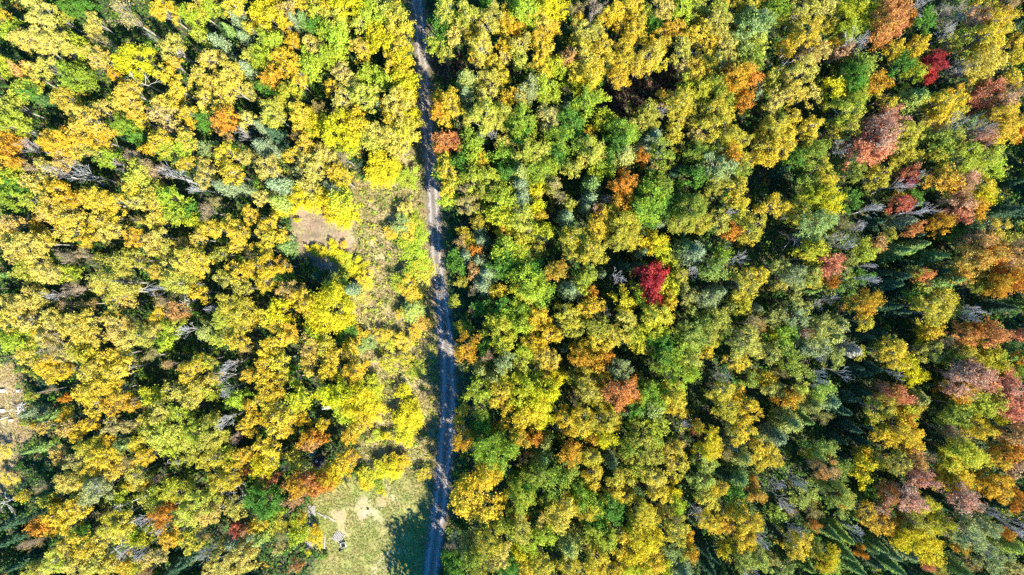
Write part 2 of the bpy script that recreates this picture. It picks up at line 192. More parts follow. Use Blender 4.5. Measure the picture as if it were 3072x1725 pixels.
(768, 1150): """70 60 90 yg;60 130 80 y;160 70 80 yg;100 200 80 y;330 100 100 Yl;300 160 70 y;180 300 100 y;60 270 70 yg;230 340 70 y;340 270 70 g;500 310 60 g;
620 80 115 Y;740 120 110 Y;860 60 90 Yl;880 160 80 Y;540 100 60 Y;800 290 80 g;880 240 70 y;750 350 60 y;680 220 60 l;700 270 50 l;1120 70 60 Y;1150 240 95 Y;
1080 250 60 Y;1200 280 60 Y;1130 370 60 Yl;1120 420 50 Y;900 400 40 l;980 400 30 Y;390 410 60 Og;480 400 50 O;420 450 50 Ot;700 410 70 g;70 480 100 yg;110 560 90 y;
50 620 80 Y;280 560 65 yo;310 610 70 yl;60 700 60 gt;650 590 80 gy;700 560 80 gO;590 680 80 Yg;690 640 60 g;470 700 75 Yg;530 740 65 O;460 790 60 OR;330 770 85 Og;
280 770 50 RO;300 870 60 Ok;370 700 40 R;430 740 60 OR;230 620 60 k;140 720 38 R;1000 650 75 Y;940 670 60 Yl;1060 610 60 Yg;1110 580 50 g;990 590 60 oy;1260 690 50 go;
830 700 50 Yo;830 770 40 Yg;940 810 28 Y;690 820 55 to;920 770 35 Go;60 880 125 G;130 960 70 Gl;40 800 70 Gl;30 1070 60 y;170 1060 80 yo;320 1080 70 Yl;330 1030 50 yg;
310 1160 60 l;455 1165 60 Yg;440 1105 40 g;60 1150 80 fl;200 1170 85 to;170 1250 60 ot;300 1370 40 Ot;390 1275 20 Y;1530 280 50 y;1560 200 55 oy;1560 430 70 Og;
1680 50 90 lo;1850 70 110 y;1890 170 80 yg;1850 330 70 yg;1690 230 75 oG;1790 520 135 lG;1880 440 100 Gl;1700 440 80 Go;1670 880 215 g;1760 650 105 yg;1800 690 80 g;
1880 1060 80 lo;1480 1220 60 tk;1600 1250 90 fo;1760 1210 110 yo;1850 1290 90 p;1800 1350 60 p;1640 1330 80 Go;1500 1380 70 G;1690 1420 70 o;1890 1390 70 G;
1720 300 60 G;1900 620 60 s;1450 1300 50 G""",
(1536, 1150): """60 60 110 Yl;230 80 120 Y;150 200 120 Yy;60 290 90 y;250 250 80 Y;180 330 60 y;560 50 100 op;690 20 60 y;480 100 60 t;820 80 120 OR;890 90 60 O;
730 190 40 Y;640 140 80 oy;420 290 100 yg;530 290 110 y;560 350 60 y;700 280 110 yo;800 320 50 g;600 420 50 gO;720 410 80 Y;450 540 90 Og;170 410 50 O;60 420 90 yO;
100 560 80 tO;250 440 70 fo;240 560 90 fG;840 200 60 f;1060 90 105 Gl;1050 200 95 lf;1230 90 115 y;1240 170 100 y;1140 50 60 y;950 300 90 ol;930 210 80 G;
1100 290 90 lo;1000 450 125 o;1080 400 100 ol;900 470 100 oG;1050 560 110 o;930 560 80 o;600 560 100 yo;620 690 105 y;590 760 50 Yg;750 600 58 f;1300 300 55 b;
1390 330 40 R;1480 440 110 Yg;1500 500 80 y;1300 450 70 kp;1240 480 80 py;1200 560 80 py;1260 630 90 yo;1590 60 110 yo;1680 80 80 g;1620 200 110 yo;1800 190 90 g;
1740 260 80 yg;1740 380 90 yg;1650 330 70 o;1910 20 40 g;1590 540 80 to;1720 540 95 fo;1640 460 70 f;1870 500 90 y;1880 590 70 y;1460 600 100 ol;1440 740 110 ol;
1460 860 110 yo;1540 780 80 y;820 720 90 oy;750 840 80 y;860 850 100 y;1080 710 110 yp;1100 830 100 y;990 970 110 y;1130 970 70 p;960 650 90 ol;1210 710 28 kR;
1230 800 50 Y;1240 920 65 l;400 640 90 Go;200 700 110 Go;60 830 110 lo;100 760 80 G;330 740 95 Go;370 980 145 py;440 900 90 oy;290 900 80 o;270 1020 80 p;
390 1140 60 p;560 950 100 og;620 880 90 l;520 830 100 Gl;20 990 50 y;70 1110 110 op;100 1020 30 O;260 1130 85 l;140 1200 90 l;90 1280 80 Y;430 1210 125 fo;
660 1150 110 lo;620 1060 85 G;740 930 105 G;950 1080 120 y;870 1160 90 y;1000 1160 110 Yg;1050 1050 90 y;930 1250 120 Yg;830 1290 80 y;1250 1100 125 oy;1330 1160 50 g;
1220 1040 75 t;1480 1040 100 y;1610 1090 80 gO;1750 1040 120 yg;1700 940 80 y;1840 1050 70 g;1750 1180 100 gy;1760 1230 70 g;1620 1240 60 Yg;1340 1280 50 Oy;
1280 1260 65 Go;1200 1250 70 lf;1850 830 60 Op;1810 770 40 O;1700 700 100 fG;1660 820 80 G;220 1370 115 yo;110 1420 80 y;440 1400 105 oy;640 1330 120 y;700 1420 90 y;
830 1400 80 y;950 1400 100 Yl;1060 1360 100 y;1150 1380 60 Yl;1280 1400 95 f;1870 1170 70 b;1760 1330 105 ol;1880 1350 90 ol;1780 1430 85 bf;1380 950 60 b;
1440 1240 70 s;1520 1290 60 s;1480 1380 70 s;120 640 60 s;40 720 70 sG;280 660 60 s;1600 680 70 s;1180 900 50 s""",
(2304, 1150): """40 50 80 oy;150 120 60 Og;250 50 80 pl;400 40 80 l;330 20 40 b;450 130 78 f;320 150 90 fo;160 290 105 fo;60 400 90 f;270 270 70 n;400 240 70 to;
930 80 70 RO;860 60 50 R;1000 100 60 R;1110 110 85 fo;850 190 110 yo;930 220 80 y;1030 210 60 l;1130 190 60 yp;870 390 110 g;990 340 115 g;1090 390 110 g;
1010 270 60 Og;1060 470 80 g;1600 130 125 lo;1480 180 80 oG;1450 60 80 Oy;1390 50 50 O;1640 40 90 kO;1740 60 115 kR;1830 190 95 R;1900 150 60 R;1780 30 80 Rk;
1750 240 50 Y;1610 330 105 gy;1530 340 70 oy;1400 240 85 Go;1420 390 85 kO;1350 360 60 t;1870 380 90 Ot;720 620 95 gY;740 560 70 gY;690 690 60 Y;840 590 75 yo;
710 510 40 OY;40 550 80 y;440 640 75 Ot;460 690 60 bk;540 640 70 lG;380 500 80 lG;470 490 60 ol;310 520 40 Yo;1000 600 110 po;1100 560 80 Ot;1240 550 75 tk;
1450 540 125 ly;1580 580 100 yl;1380 640 110 y;1440 730 110 g;1340 740 90 g;1520 690 60 y;1150 720 80 Rk;1120 680 40 R;900 810 65 OR;1040 880 95 Rk;1490 860 95 Rk;
1420 820 45 k;1760 560 110 yO;1840 520 80 O;1890 610 80 Ok;1740 770 110 g;1760 830 80 gO;1640 740 80 g;1890 880 60 O;540 870 105 lo;560 860 50 Og;720 870 80 n;
780 820 70 G;240 760 85 bf;270 830 95 lo;60 780 70 bf;110 900 75 bf;150 960 60 t;330 960 75 to;70 980 60 l;1170 900 100 oy;1100 960 90 o;760 1010 90 yO;870 1060 105 gO;
940 1080 80 gO;860 920 60 Ok;1240 1050 100 Yo;1100 1040 105 po;1250 980 60 ol;440 1100 85 n;540 1130 85 nl;600 1060 60 n;340 1070 30 RO;210 1100 80 bk;680 1130 70 b;
800 1200 80 n;730 1210 70 n;1130 1190 125 Yg;1210 1260 90 Yg;1070 1160 80 Y;220 1230 115 y;270 1260 60 g;430 1320 100 Yg;360 1240 70 oy;430 1375 38 R;710 1280 30 O;
900 1260 90 nf;1050 1280 60 f;640 1370 80 n;560 1260 80 n;930 1370 80 n;480 1420 60 l;1500 1130 125 of;1640 1080 105 of;1700 980 85 bk;1620 1200 85 b;1350 1080 60 pb;
1780 1120 40 O;1450 1220 45 Oo;1200 1360 38 R;1290 1410 65 o;1800 1200 95 fl;1890 1250 60 n;1870 1090 70 b;30 1330 60 op;140 1400 80 oG;270 1350 85 nG;
1700 1330 100 of;1840 1400 85 ot;1550 1380 80 tO;1420 1390 85 fG;1050 1400 60 s;540 200 70 s;620 330 70 s;600 100 70 s;700 60 60 s;520 420 60 s;680 420 60 s;
560 560 60 s;660 1000 60 n;1300 860 70 s;1340 930 60 s;1560 950 70 n;1800 920 60 s;780 1330 70 s;1260 400 60 s;1770 360 60 s""",
}

PPM = 3072 / 200.0                # photograph pixels per metre on the ground


def ground_at(px, py, z=0.0):
    k = (CAM_H - z) / CAM_H / PPM
    return ((px - 1536.0) * k, -(py - 862.5) * k)


# ---------------------------------------------------------------- materials
def nodes_of(name):
    m = bpy.data.materials.new(name)
    m.use_nodes = True
    nt = m.node_tree
    return m, nt, nt.nodes, nt.links, nt.nodes['Principled BSDF']


def setv(bsdf, **kw):
    for k, v in kw.items():
        bsdf.inputs[k.replace('_', ' ')].default_value = v


def leaf_material(name, translucent=0.3, patch=0.55):
    m, nt, N, L, b = nodes_of(name)
    info = N.new('ShaderNodeObjectInfo')
    acc = N.new('ShaderNodeAttribute'); acc.attribute_type = 'OBJECT'; acc.attribute_name = 'accent'
    tint = N.new('ShaderNodeAttribute'); tint.attribute_name = 'tint'
    tex = N.new('ShaderNodeTexCoord')
    add = N.new('ShaderNodeVectorMath'); add.operation = 'ADD'
    L.new(tex.outputs['Object'], add.inputs[0])
    mulr = N.new('ShaderNodeMath'); mulr.operation = 'MULTIPLY'; mulr.inputs[1].default_value = 60
    L.new(info.outputs['Random'], mulr.inputs[0])
    L.new(mulr.outputs[0], add.inputs[1])
    noi = N.new('ShaderNodeTexNoise'); noi.inputs['Scale'].default_value = 0.55; noi.inputs['Detail'].default_value = 3.0
    L.new(add.outputs[0], noi.inputs['Vector'])
    ramp = N.new('ShaderNodeMapRange'); ramp.inputs['From Min'].default_value = 0.40; ramp.inputs['From Max'].default_value = 0.66
    L.new(noi.outputs['Fac'], ramp.inputs['Value'])
    # patches of the second colour, plus single leaves of it
    mx = N.new('ShaderNodeMix'); mx.data_type = 'RGBA'
    pm = N.new('ShaderNodeMath'); pm.operation = 'MULTIPLY'; pm.inputs[1].default_value = patch
    L.new(ramp.outputs[0], pm.inputs[0])
    sp = N.new('ShaderNodeSeparateColor')
    L.new(tint.outputs['Color'], sp.inputs[0])
    gt = N.new('ShaderNodeMath'); gt.operation = 'MULTIPLY'; gt.inputs[1].default_value = 0.45
    L.new(sp.outputs['Blue'], gt.inputs[0])
    ad = N.new('ShaderNodeMath'); ad.operation = 'ADD'; ad.use_clamp = True
    L.new(pm.outputs[0], ad.inputs[0]); L.new(gt.outputs[0], ad.inputs[1])
    L.new(ad.outputs[0], mx.inputs['Factor'])
    L.new(info.outputs['Color'], mx.inputs['A']); L.new(acc.outputs['Color'], mx.inputs['B'])
    hsv = N.new('ShaderNodeHueSaturation')
    hu = N.new('ShaderNodeMapRange'); hu.inputs['To Min'].default_value = 0.482; hu.inputs['To Max'].default_value = 0.518
    va = N.new('ShaderNodeMapRange'); va.inputs['To Min'].default_value = 0.55; va.inputs['To Max'].default_value = 1.42
    L.new(sp.outputs['Red'], hu.inputs['Value']); L.new(sp.outputs['Green'], va.inputs['Value'])
    L.new(hu.outputs[0], hsv.inputs['Hue']); L.new(va.outputs[0], hsv.inputs['Value'])
    L.new(mx.outputs['Result'], hsv.inputs['Color'])
    L.new(hsv.outputs['Color'], b.inputs['Base Color'])
    setv(b, Roughness=0.6)
    b.inputs['Specular IOR Level'].default_value = 0.18
    tr = N.new('ShaderNodeBsdfTranslucent')
    L.new(hsv.outputs['Color'], tr.inputs['Color'])
    ms = N.new('ShaderNodeMixShader'); ms.inputs[0].default_value = translucent
    L.new(b.outputs[0], ms.inputs[1]); L.new(tr.outputs[0], ms.inputs[2])
    L.new(ms.outputs[0], N['Material Output'].inputs['Surface'])
    return m


def grain_material(name, ca, cb, scale=4.0, rough=0.85, bump=0.0, stretch=(1, 1, 1)):
    m, nt, N, L, b = nodes_of(name)
    tex = N.new('ShaderNodeTexCoord')
    mp = N.new('ShaderNodeMapping'); mp.inputs['Scale'].default_value = stretch
    L.new(tex.outputs['Object'], mp.inputs['Vector'])
    noi = N.new('ShaderNodeTexNoise'); noi.inputs['Scale'].default_value = scale; noi.inputs['Detail'].default_value = 6.0; noi.inputs['Roughness'].default_value = 0.65
    L.new(mp.outputs[0], noi.inputs['Vector'])
    rp = N.new('ShaderNodeValToRGB')
    rp.color_ramp.elements[0].position = 0.35; rp.color_ramp.elements[0].color = (*ca, 1)
    rp.color_ramp.elements[1].position = 0.68; rp.color_ramp.elements[1].color = (*cb, 1)
    L.new(noi.outputs['Fac'], rp.inputs[0]); L.new(rp.outputs[0], b.inputs['Base Color'])
    setv(b, Roughness=rough)
    if bump:
        bp = N.new('ShaderNodeBump'); bp.inputs['Strength'].default_value = bump; bp.inputs['Distance'].default_value = 0.05
        L.new(noi.outputs['Fac'], bp.inputs['Height']); L.new(bp.outputs[0], b.inputs['Normal'])
    return m


def tinted_stuff(name, translucent=0.2):
    """Colour from the vertex attribute 'own_colour' (one per piece), varied by 'tint'."""
    m, nt, N, L, b = nodes_of(name)
    c = N.new('ShaderNodeAttribute'); c.attribute_name = 'own_colour'
    L.new(c.outputs['Color'], b.inputs['Base Color'])
    setv(b, Roughness=0.7)
    b.inputs['Specular IOR Level'].default_value = 0.15
    tr = N.new('ShaderNodeBsdfTranslucent'); L.new(c.outputs['Color'], tr.inputs['Color'])
    ms = N.new('ShaderNodeMixShader'); ms.inputs[0].default_value = translucent
    L.new(b.outputs[0], ms.inputs[1]); L.new(tr.outputs[0], ms.inputs[2])
    L.new(ms.outputs[0], N['Material Output'].inputs['Surface'])
    return m


M_LEAF = leaf_material('broadleaf_foliage', 0.28)
M_NEEDLE = leaf_material('needle_foliage', 0.10, 0.35)
M_BIRCH = grain_material('pale_birch_bark', (0.30, 0.27, 0.23), (0.58, 0.54, 0.48), 5, 0.8, 0.2, (1, 1, 3))
M_BROWN = grain_material('brown_bark', (0.10, 0.075, 0.055), (0.24, 0.19, 0.15), 6, 0.9, 0.3, (1, 1, .4))
M_GREY = grain_material('weathered_grey_bark', (0.44, 0.42, 0.41), (0.74, 0.71, 0.70), 5, 0.85, 0.2)
M_TWIG = grain_material('twig_bark', (0.30, 0.24, 0.21), (0.50, 0.42, 0.38), 5, 0.85)
M_STUFF = tinted_stuff('low_growth')


# ---------------------------------------------------------------- mesh helpers
def mesh_from(name, V, F, mats, mat_index=None, tint=None, colour=None, smooth=False):
    """V (n,3), F (m,4) with -1 in the last place for a triangle."""
    V = np.asarray(V, np.float32); F = np.asarray(F, np.int64)
    me = bpy.data.meshes.new(name)
    me.vertices.add(len(V)); me.vertices.foreach_set('co', V.ravel())
    cnt = np.where(F[:, 3] < 0, 3, 4)
    flat = F.ravel(); flat = flat[flat >= 0]
    me.loops.add(len(flat)); me.loops.foreach_set('vertex_index', flat.astype(np.int32))
    me.polygons.add(len(F))
    st = np.concatenate(([0], np.cumsum(cnt)[:-1]))
    me.polygons.foreach_set('loop_start', st.astype(np.int32))
    for m in mats:
        me.materials.append(m)
    if mat_index is not None:
        me.polygons.foreach_set('material_index', np.asarray(mat_index, np.int32))
    if smooth is not False:
        s = np.asarray(smooth if smooth is not True else np.ones(len(F)), bool)
        me.polygons.foreach_set('use_smooth', s)
    for nm, arr in (('tint', tint), ('own_colour', colour)):
        if arr is not None:
            a = me.attributes.new(nm, 'FLOAT_COLOR', 'FACE')
            a4 = np.ones((len(F), 4), np.float32); a4[:, :3] = arr
            a.data.foreach_set('color', a4.ravel())
    me.update(calc_edges=True)
    return me


def unit(a):
    return a / np.maximum(np.linalg.norm(a, axis=-1, keepdims=True), 1e-6)


def leaf_faces(C, Nn, length, width, rng=RNG, along=None):
    """Bent four-cornered leaf sprays at C facing Nn; ALONG sets their long axis."""
    n = len(C)
    if along is None:
        along = rng.normal(size=(n, 3))
    T = unit(along - Nn * np.sum(along * Nn, 1, keepdims=True))
    B = np.cross(Nn, T)
    l = (length * rng.uniform(.65, 1.35, n))[:, None]; w = (width * rng.uniform(.65, 1.35, n))[:, None]
    bend = (rng.uniform(-.25, .25, n))[:, None] * l
    V = np.empty((n, 4, 3))
    V[:, 0] = C - T * l * .5
    V[:, 1] = C + B * w * .5 + T * l * rng.uniform(-.2, .2, (n, 1)) + Nn * bend
    V[:, 2] = C + T * l * .5 - Nn * bend * .5
    V[:, 3] = C - B * w * .5 + T * l * rng.uniform(-.2, .2, (n, 1)) + Nn * bend
    F = np.arange(n * 4).reshape(n, 4)
    return V.reshape(-1, 3), F


def tube(P, R, sides=5):
    """A closed tapering tube along the points P with radii R."""
    P = [np.asarray(p, float) for p in P]
    V, F = [], []
    prev = None
    for i, p in enumerate(P):
        d = (P[min(i + 1, len(P) - 1)] - P[max(i - 1, 0)]); d = d / max(np.linalg.norm(d), 1e-6)
        a = np.array([1., 0, 0]) if abs(d[0]) < .8 else np.array([0, 1., 0])
        if prev is not None:
            a = prev
        u = a - d * a.dot(d); u /= np.linalg.norm(u); v = np.cross(d, u); prev = u
        for k in range(sides):
            t = 2 * math.pi * k / sides
            V.append(p + R[i] * (math.cos(t) * u + math.sin(t) * v))
    n = len(P)
    for i in range(n - 1):
        for k in range(sides):
            k2 = (k + 1) % sides
            F.append((i * sides + k, i * sides + k2, (i + 1) * sides + k2, (i + 1) * sides + k))
    for base, flip in ((0, True), ((n - 1) * sides, False)):
        for k in range(1, sides - 1):
            t = (base, base + k, base + k + 1)
            F.append((*(t[::-1] if flip else t), -1))
    return np.array(V), np.array(F)


class Heap:
    def __init__(self):
        self.V, self.F, self.T, self.I, self.C, self.S = [], [], [], [], [], []
        self.n = 0

    def add(self, V, F, tint=None, mat=0, colour=None, smooth=False):
        F = np.asarray(F).copy(); F[F >= 0] += self.n
        self.V.append(V); self.F.append(F); self.n += len(V)
        m = len(F)
        self.T.append(np.full((m, 3), .5) if tint is None else tint)
        self.C.append(np.ones((m, 3)) if colour is None else np.broadcast_to(colour, (m, 3)))
        self.I.append(np.full(m, mat)); self.S.append(np.full(m, smooth))

    def mesh(self, name, mats, tint=False, colour=False):
        return mesh_from(name, np.concatenate(self.V), np.concatenate(self.F), mats, np.concatenate(self.I),
                         np.concatenate(self.T) if tint else None, np.concatenate(self.C) if colour else None, np.concatenate(self.S))


def tints(n, rng, clump=None):
    t = rng.uniform(0, 1, (n, 3))
    t[:, 2] = (t[:, 2] > .8)
    if clump is not None:
        t[:, 1] = .45 * t[:, 1] + .55 * clump
    return t


def wobble(p0, p1, n, amt, rng):
    P = [np.asarray(p0, float) * (1 - t) + np.asarray(p1, float) * t for t in np.linspace(0, 1, n)]
    for i in range(1, n - 1):
        P[i] = P[i] + rng.normal(0, amt, 3)
    return P


# every kind is built in real metres: crown radius r, crown centre height zc, half height hh, top H
def broadleaf(rng, r, H, spiky=0.0, density=1.0, gaps=0.0, bark=M_BIRCH):
    hh = min(0.42 * H, r * 1.25)
    zc = H - hh
    trunk_top = np.array([rng.normal(0, r * .1), rng.normal(0, r * .1), zc + hh * .35])
    R0 = 0.035 * r + 0.011 * H
    V, F = tube(wobble((0, 0, -.15), trunk_top, 5, .06 * r, rng), np.linspace(R0, R0 * .35, 5), 6)
    trunk = mesh_from('trunk', V, F, [bark], smooth=True)
    h = Heap()
    # lobes: the big lumps of the crown
    nl = int(6 + 4.4 * r)
    ga = math.pi * (3 - math.sqrt(5))
    lob = []
    off = rng.uniform(0, 6.28)
    for i in range(nl):
        u = (i + .5) / nl
        z = 1 - 1.55 * u
        q = math.sqrt(max(0, 1 - z * z))
        a = off + ga * i + rng.normal(0, .35)
        s = rng.uniform(.50, .92) * (1.0 + .22 * math.sin(2 * a + off) + .12 * math.sin(3 * a - off))
        lob.append((np.array([q * math.cos(a) * r * s, q * math.sin(a) * r * s, zc + z * hh * s]), r * rng.uniform(.18, .36)))
    centre = np.array([0, 0, zc - .35 * hh])
    for c, lr in lob:
        # a limb from the trunk into the lobe
        f = rng.uniform(.35, .8)
        p0 = np.array([0, 0, -.15]) * (1 - f) + trunk_top * f
        Vl, Fl = tube(wobble(p0, c + (c - p0) * .12, 4, .05 * r, rng), np.linspace(R0 * .38, .022, 4), 4)
        h.add(Vl, Fl, mat=1, smooth=True)
        out = unit((c - centre)[None])[0]
        nc = max(6, int(23 * lr * lr * density / .55))
        D = unit(rng.normal(size=(nc, 3)) + out * .9)
        if spiky:
            # sprays that stand out along short twigs, pointing away from the crown's middle
            k = 3
            base = c + D * lr * rng.uniform(.2, .75, (nc, 1))
            dirn = unit(out * .8 + D * .9 + rng.normal(0, .2, (nc, 3)))
            steps = np.linspace(0, 1, k)[None, :, None]
            P = base[:, None] + dirn[:, None] * steps * (lr * .8 + .4) * rng.uniform(.6, 1.5, (nc, 1, 1))
            P = P.reshape(-1, 3); Dn = np.repeat(dirn, k, 0); cl = np.repeat(rng.uniform(0, 1, nc), k)
            m = 8; sg = .16
        else:
            reach = rng.uniform(.5, 1.2, (nc, 1)) * np.where(rng.uniform(size=(nc, 1)) < .2, 1.4, 1)
            P = c + D * lr * reach * np.array([1, 1, 1.05])
            Dn = D; cl = rng.uniform(0, 1, nc)
            m = 13; sg = .16
        P = np.repeat(P, m, 0) + rng.normal(0, sg, (len(P) * m, 3)); Dn = np.repeat(Dn, m, 0); cl = np.repeat(cl, m)
        if gaps:
            keep = rng.uniform(size=len(P)) > gaps
            P, Dn, cl = P[keep], Dn[keep], cl[keep]
        Nn = unit(Dn * .5 + rng.normal(0, .62, P.shape) + np.array([0, 0, .3]))
        Vv, Ff = leaf_faces(P, Nn, .24, .165, rng)
        h.add(Vv, Ff, tints(len(Ff), rng, cl))
    return trunk, h.mesh('crown', [M_LEAF, bark], tint=True), zc + .25 * hh


def grow(rng, h, p, d, length, rad, depth, tips, spread=.55, mat=0):
    n = 3
    P = [p]
    for i in range(n):
        d = unit((d + rng.normal(0, .13, 3) + np.array([0, 0, .05]))[None])[0]
        P.append(P[-1] + d * length / n)
    V, F = tube(P, np.linspace(rad, max(rad * .55, .021), n + 1), 4 if rad > .03 else 3)
    h.add(V, F, mat=mat, smooth=True)
    if depth == 0:
        tips.append((P[-1], d)); return
    k = rng.integers(1, 4)
    for j in range(k + 1):
        t = rng.uniform(.45, 1.0) if j else 1.0
        q = P[0] + (P[-1] - P[0]) * t if j else P[-1]
        dd = unit((d + rng.normal(0, spread, 3))[None])[0]
        grow(rng, h, q, dd, length * rng.uniform(.55, .8), max(rad * .58, .021), depth - 1, tips, spread, mat)


def leafless(rng, r, H, bark, leaves=0.0):
    zc = H * .62
    R0 = 0.03 * r + 0.010 * H
    fork = np.array([rng.normal(0, .15), rng.normal(0, .15), H * .42])
    V, F = tube(wobble((0, 0, -.15), fork, 4, .06, rng), np.linspace(R0, R0 * .7, 4), 6)
    trunk = mesh_from('trunk', V, F, [bark], smooth=True)
    h = Heap(); tips = []
    k = rng.integers(4, 6)
    for j in range(k):
        a = 2 * math.pi * j / k + rng.normal(0, .3)
        d = unit(np.array([math.cos(a) * .62, math.sin(a) * .62, 1.0])[None])[0] if j else np.array([0, 0, 1.])
        grow(rng, h, fork, d, H * .26 * rng.uniform(.85, 1.15), R0 * .55, 3, tips, .42, 1)
    mats = [M_LEAF, bark]
    if leaves:
        C = np.array([t[0] for t in tips]); D = np.array([t[1] for t in tips])
        m = 16
        P = np.repeat(C, m, 0) + rng.normal(0, .30, (len(C) * m, 3)); Dn = np.repeat(D, m, 0)
        keep = rng.uniform(size=len(P)) < leaves
        P, Dn = P[keep], Dn[keep]
        Vv, Ff = leaf_faces(P, unit(Dn * .4 + rng.normal(0, .6, P.shape) + np.array([0, 0, .4])), .22, .15, rng)
        h.add(Vv, Ff, tints(len(Ff), rng))
    # scale the crown to its stated radius
    A = np.concatenate(h.V); rr = np.percentile(np.hypot(A[:, 0], A[:, 1]), 96)
    top = A[:, 2].max()
    z0 = fork[2]
    h.V = [np.column_stack((v[:, 0] * r / rr, v[:, 1] * r / rr, z0 + (v[:, 2] - z0) * (H - z0) / (top - z0))) for v in h.V]
    return trunk, h.mesh('crown', mats, tint=True), H * .74


def conifer(rng, r, H, kind):
    R0 = 0.012 * H + .02
    V, F = tube(wobble((0, 0, -.15), (0, 0, H * .97), 5, .04, rng), np.linspace(R0, .02, 5), 6)
    trunk = mesh_from('trunk', V, F, [M_BROWN], smooth=True)
    h = Heap()
    z = H * .12; a0 = 0
    while z < H * .985:
        u = (z - H * .1) / (H * .9)
        br = r * ((1 - u) ** .75 * .98 + .03) * rng.uniform(.88, 1.08)
        if kind == 'cedar':
            br = r * (1 - u ** 2.2) ** .8 * rng.uniform(.8, 1.1)
        nb = max(5, int(6 + 3.0 * br))
        a0 += rng.uniform(.4, 1.2)
        for j in range(nb):
            a = a0 + 2 * math.pi * j / nb + rng.normal(0, .12)
            L = br * rng.uniform(.58, 1.25)
            dz = -.18 * L if kind != 'cedar' else .35 * L
            dirn = np.array([math.cos(a), math.sin(a), 0.])
            side = np.array([-math.sin(a), math.cos(a), 0.])
            ns = max(3, int(L * (4.6 if kind != 'cedar' else 6)))
            t = (np.arange(ns) + rng.uniform(.2, .8, ns)) / ns
            base = dirn * (L * t)[:, None] + np.array([0, 0, 1.]) * (z + dz * t ** 1.6 + .10 * L * t ** 3)[:, None]
            if kind == 'cedar':
                P = np.repeat(base, 5, 0) + rng.normal(0, .17, (ns * 5, 3))
                Nn = unit(rng.normal(0, .6, P.shape) + dirn * .5 + np.array([0, 0, .5]))
                Vv, Ff = leaf_faces(P, Nn, .26, .15, rng)
            else:
                lw = .42 * L * (1 - t) + .16
                P, al, ll = [], [], []
                for s in (-1, 1):
                    P.append(base + side * s * (lw * .45)[:, None]); al.append(dirn * .75 + side * s * .8 + np.zeros((ns, 3))); ll.append(lw + .12)
                P.append(base + np.array([0, 0, .03])); al.append(np.repeat(dirn[None], ns, 0)); ll.append(np.full(ns, L / ns * 1.7))
                P = np.concatenate(P); al = np.concatenate(al); ll = np.concatenate(ll)
                Nn = unit(np.array([0, 0, 1.]) + rng.normal(0, .28, P.shape))
                Vv, Ff = leaf_faces(P, Nn, 1.0, .15, rng, along=al)
                cc = np.repeat(P, 4, 0); Vv = cc + (Vv - cc) * np.where(True, 1, 1)
                # length set per spray
                T = unit(al - Nn * np.sum(al * Nn, 1, keepdims=True))
                T4 = np.repeat(T, 4, 0); rel = Vv - cc
                along_ = np.sum(rel * T4, 1, keepdims=True)
                Vv = cc + rel - T4 * along_ + T4 * along_ * np.repeat(np.maximum(ll, .16), 4)[:, None]
            h.add(Vv, Ff, tints(len(Ff), rng))
        z += (.34 if kind != 'cedar' else .36) * (1.15 - .55 * u)
    # leader
    P = np.array([[0, 0, H * .99]] * 6) + rng.normal(0, .04, (6, 3))
    Vv, Ff = leaf_faces(P, unit(rng.normal(size=P.shape) * np.array([1, 1, .2])), .5, .1, rng, along=np.repeat([[0, 0, 1.]], 6, 0))
    h.add(Vv, Ff, tints(6, rng))
    return trunk, h.mesh('crown', [M_NEEDLE], tint=True), H * (.50 if kind != 'cedar' else .62)


def rng_of(i):
    return np.random.default_rng(1000 + i)


# prototypes: (nominal radius, nominal height, trunk mesh, crown mesh, height at which the crown reads as centred)
PROTO = {}


def protos(key, builder, rs, n):
    PROTO[key] = []
    for r, H, cnt in rs:
        for i in range(cnt):
            rg = rng_of(len(PROTO) * 100 + len(PROTO[key]))
            Hh = H * rg.uniform(.94, 1.06)
            t, c, zc = builder(rg, r, Hh)
            PROTO[key].append((r, Hh, t, c, zc))


protos('aspen', lambda g, r, H: broadleaf(g, r, H, 0, 1.0, .12), [(1.1, 6.0, 4), (1.7, 9.0, 5), (2.5, 11.5, 8), (3.4, 13.5, 4)], 0)
protos('maple', lambda g, r, H: broadleaf(g, r, H, 1, .85, .05, M_BROWN), [(1.1, 5.5, 4), (1.7, 8.0, 5), (2.6, 10.5, 7), (4.6, 13.5, 2)], 0)
protos('sparse', lambda g, r, H: leafless(g, r, H, M_TWIG, .62), [(1.4, 7.5, 3), (2.4, 11.0, 5)], 0)
protos('bare', lambda g, r, H: leafless(g, r, H, M_GREY, 0), [(1.2, 7.0, 3), (2.2, 11.5, 6)], 0)
protos('spruce', lambda g, r, H: conifer(g, r, H, 'spruce'), [(1.3, 6.5, 3), (1.9, 9.5, 4)], 0)
protos('cedar', lambda g, r, H: conifer(g, r, H, 'cedar'), [(1.5, 7.0, 3), (2.3, 10.0, 4)], 0)

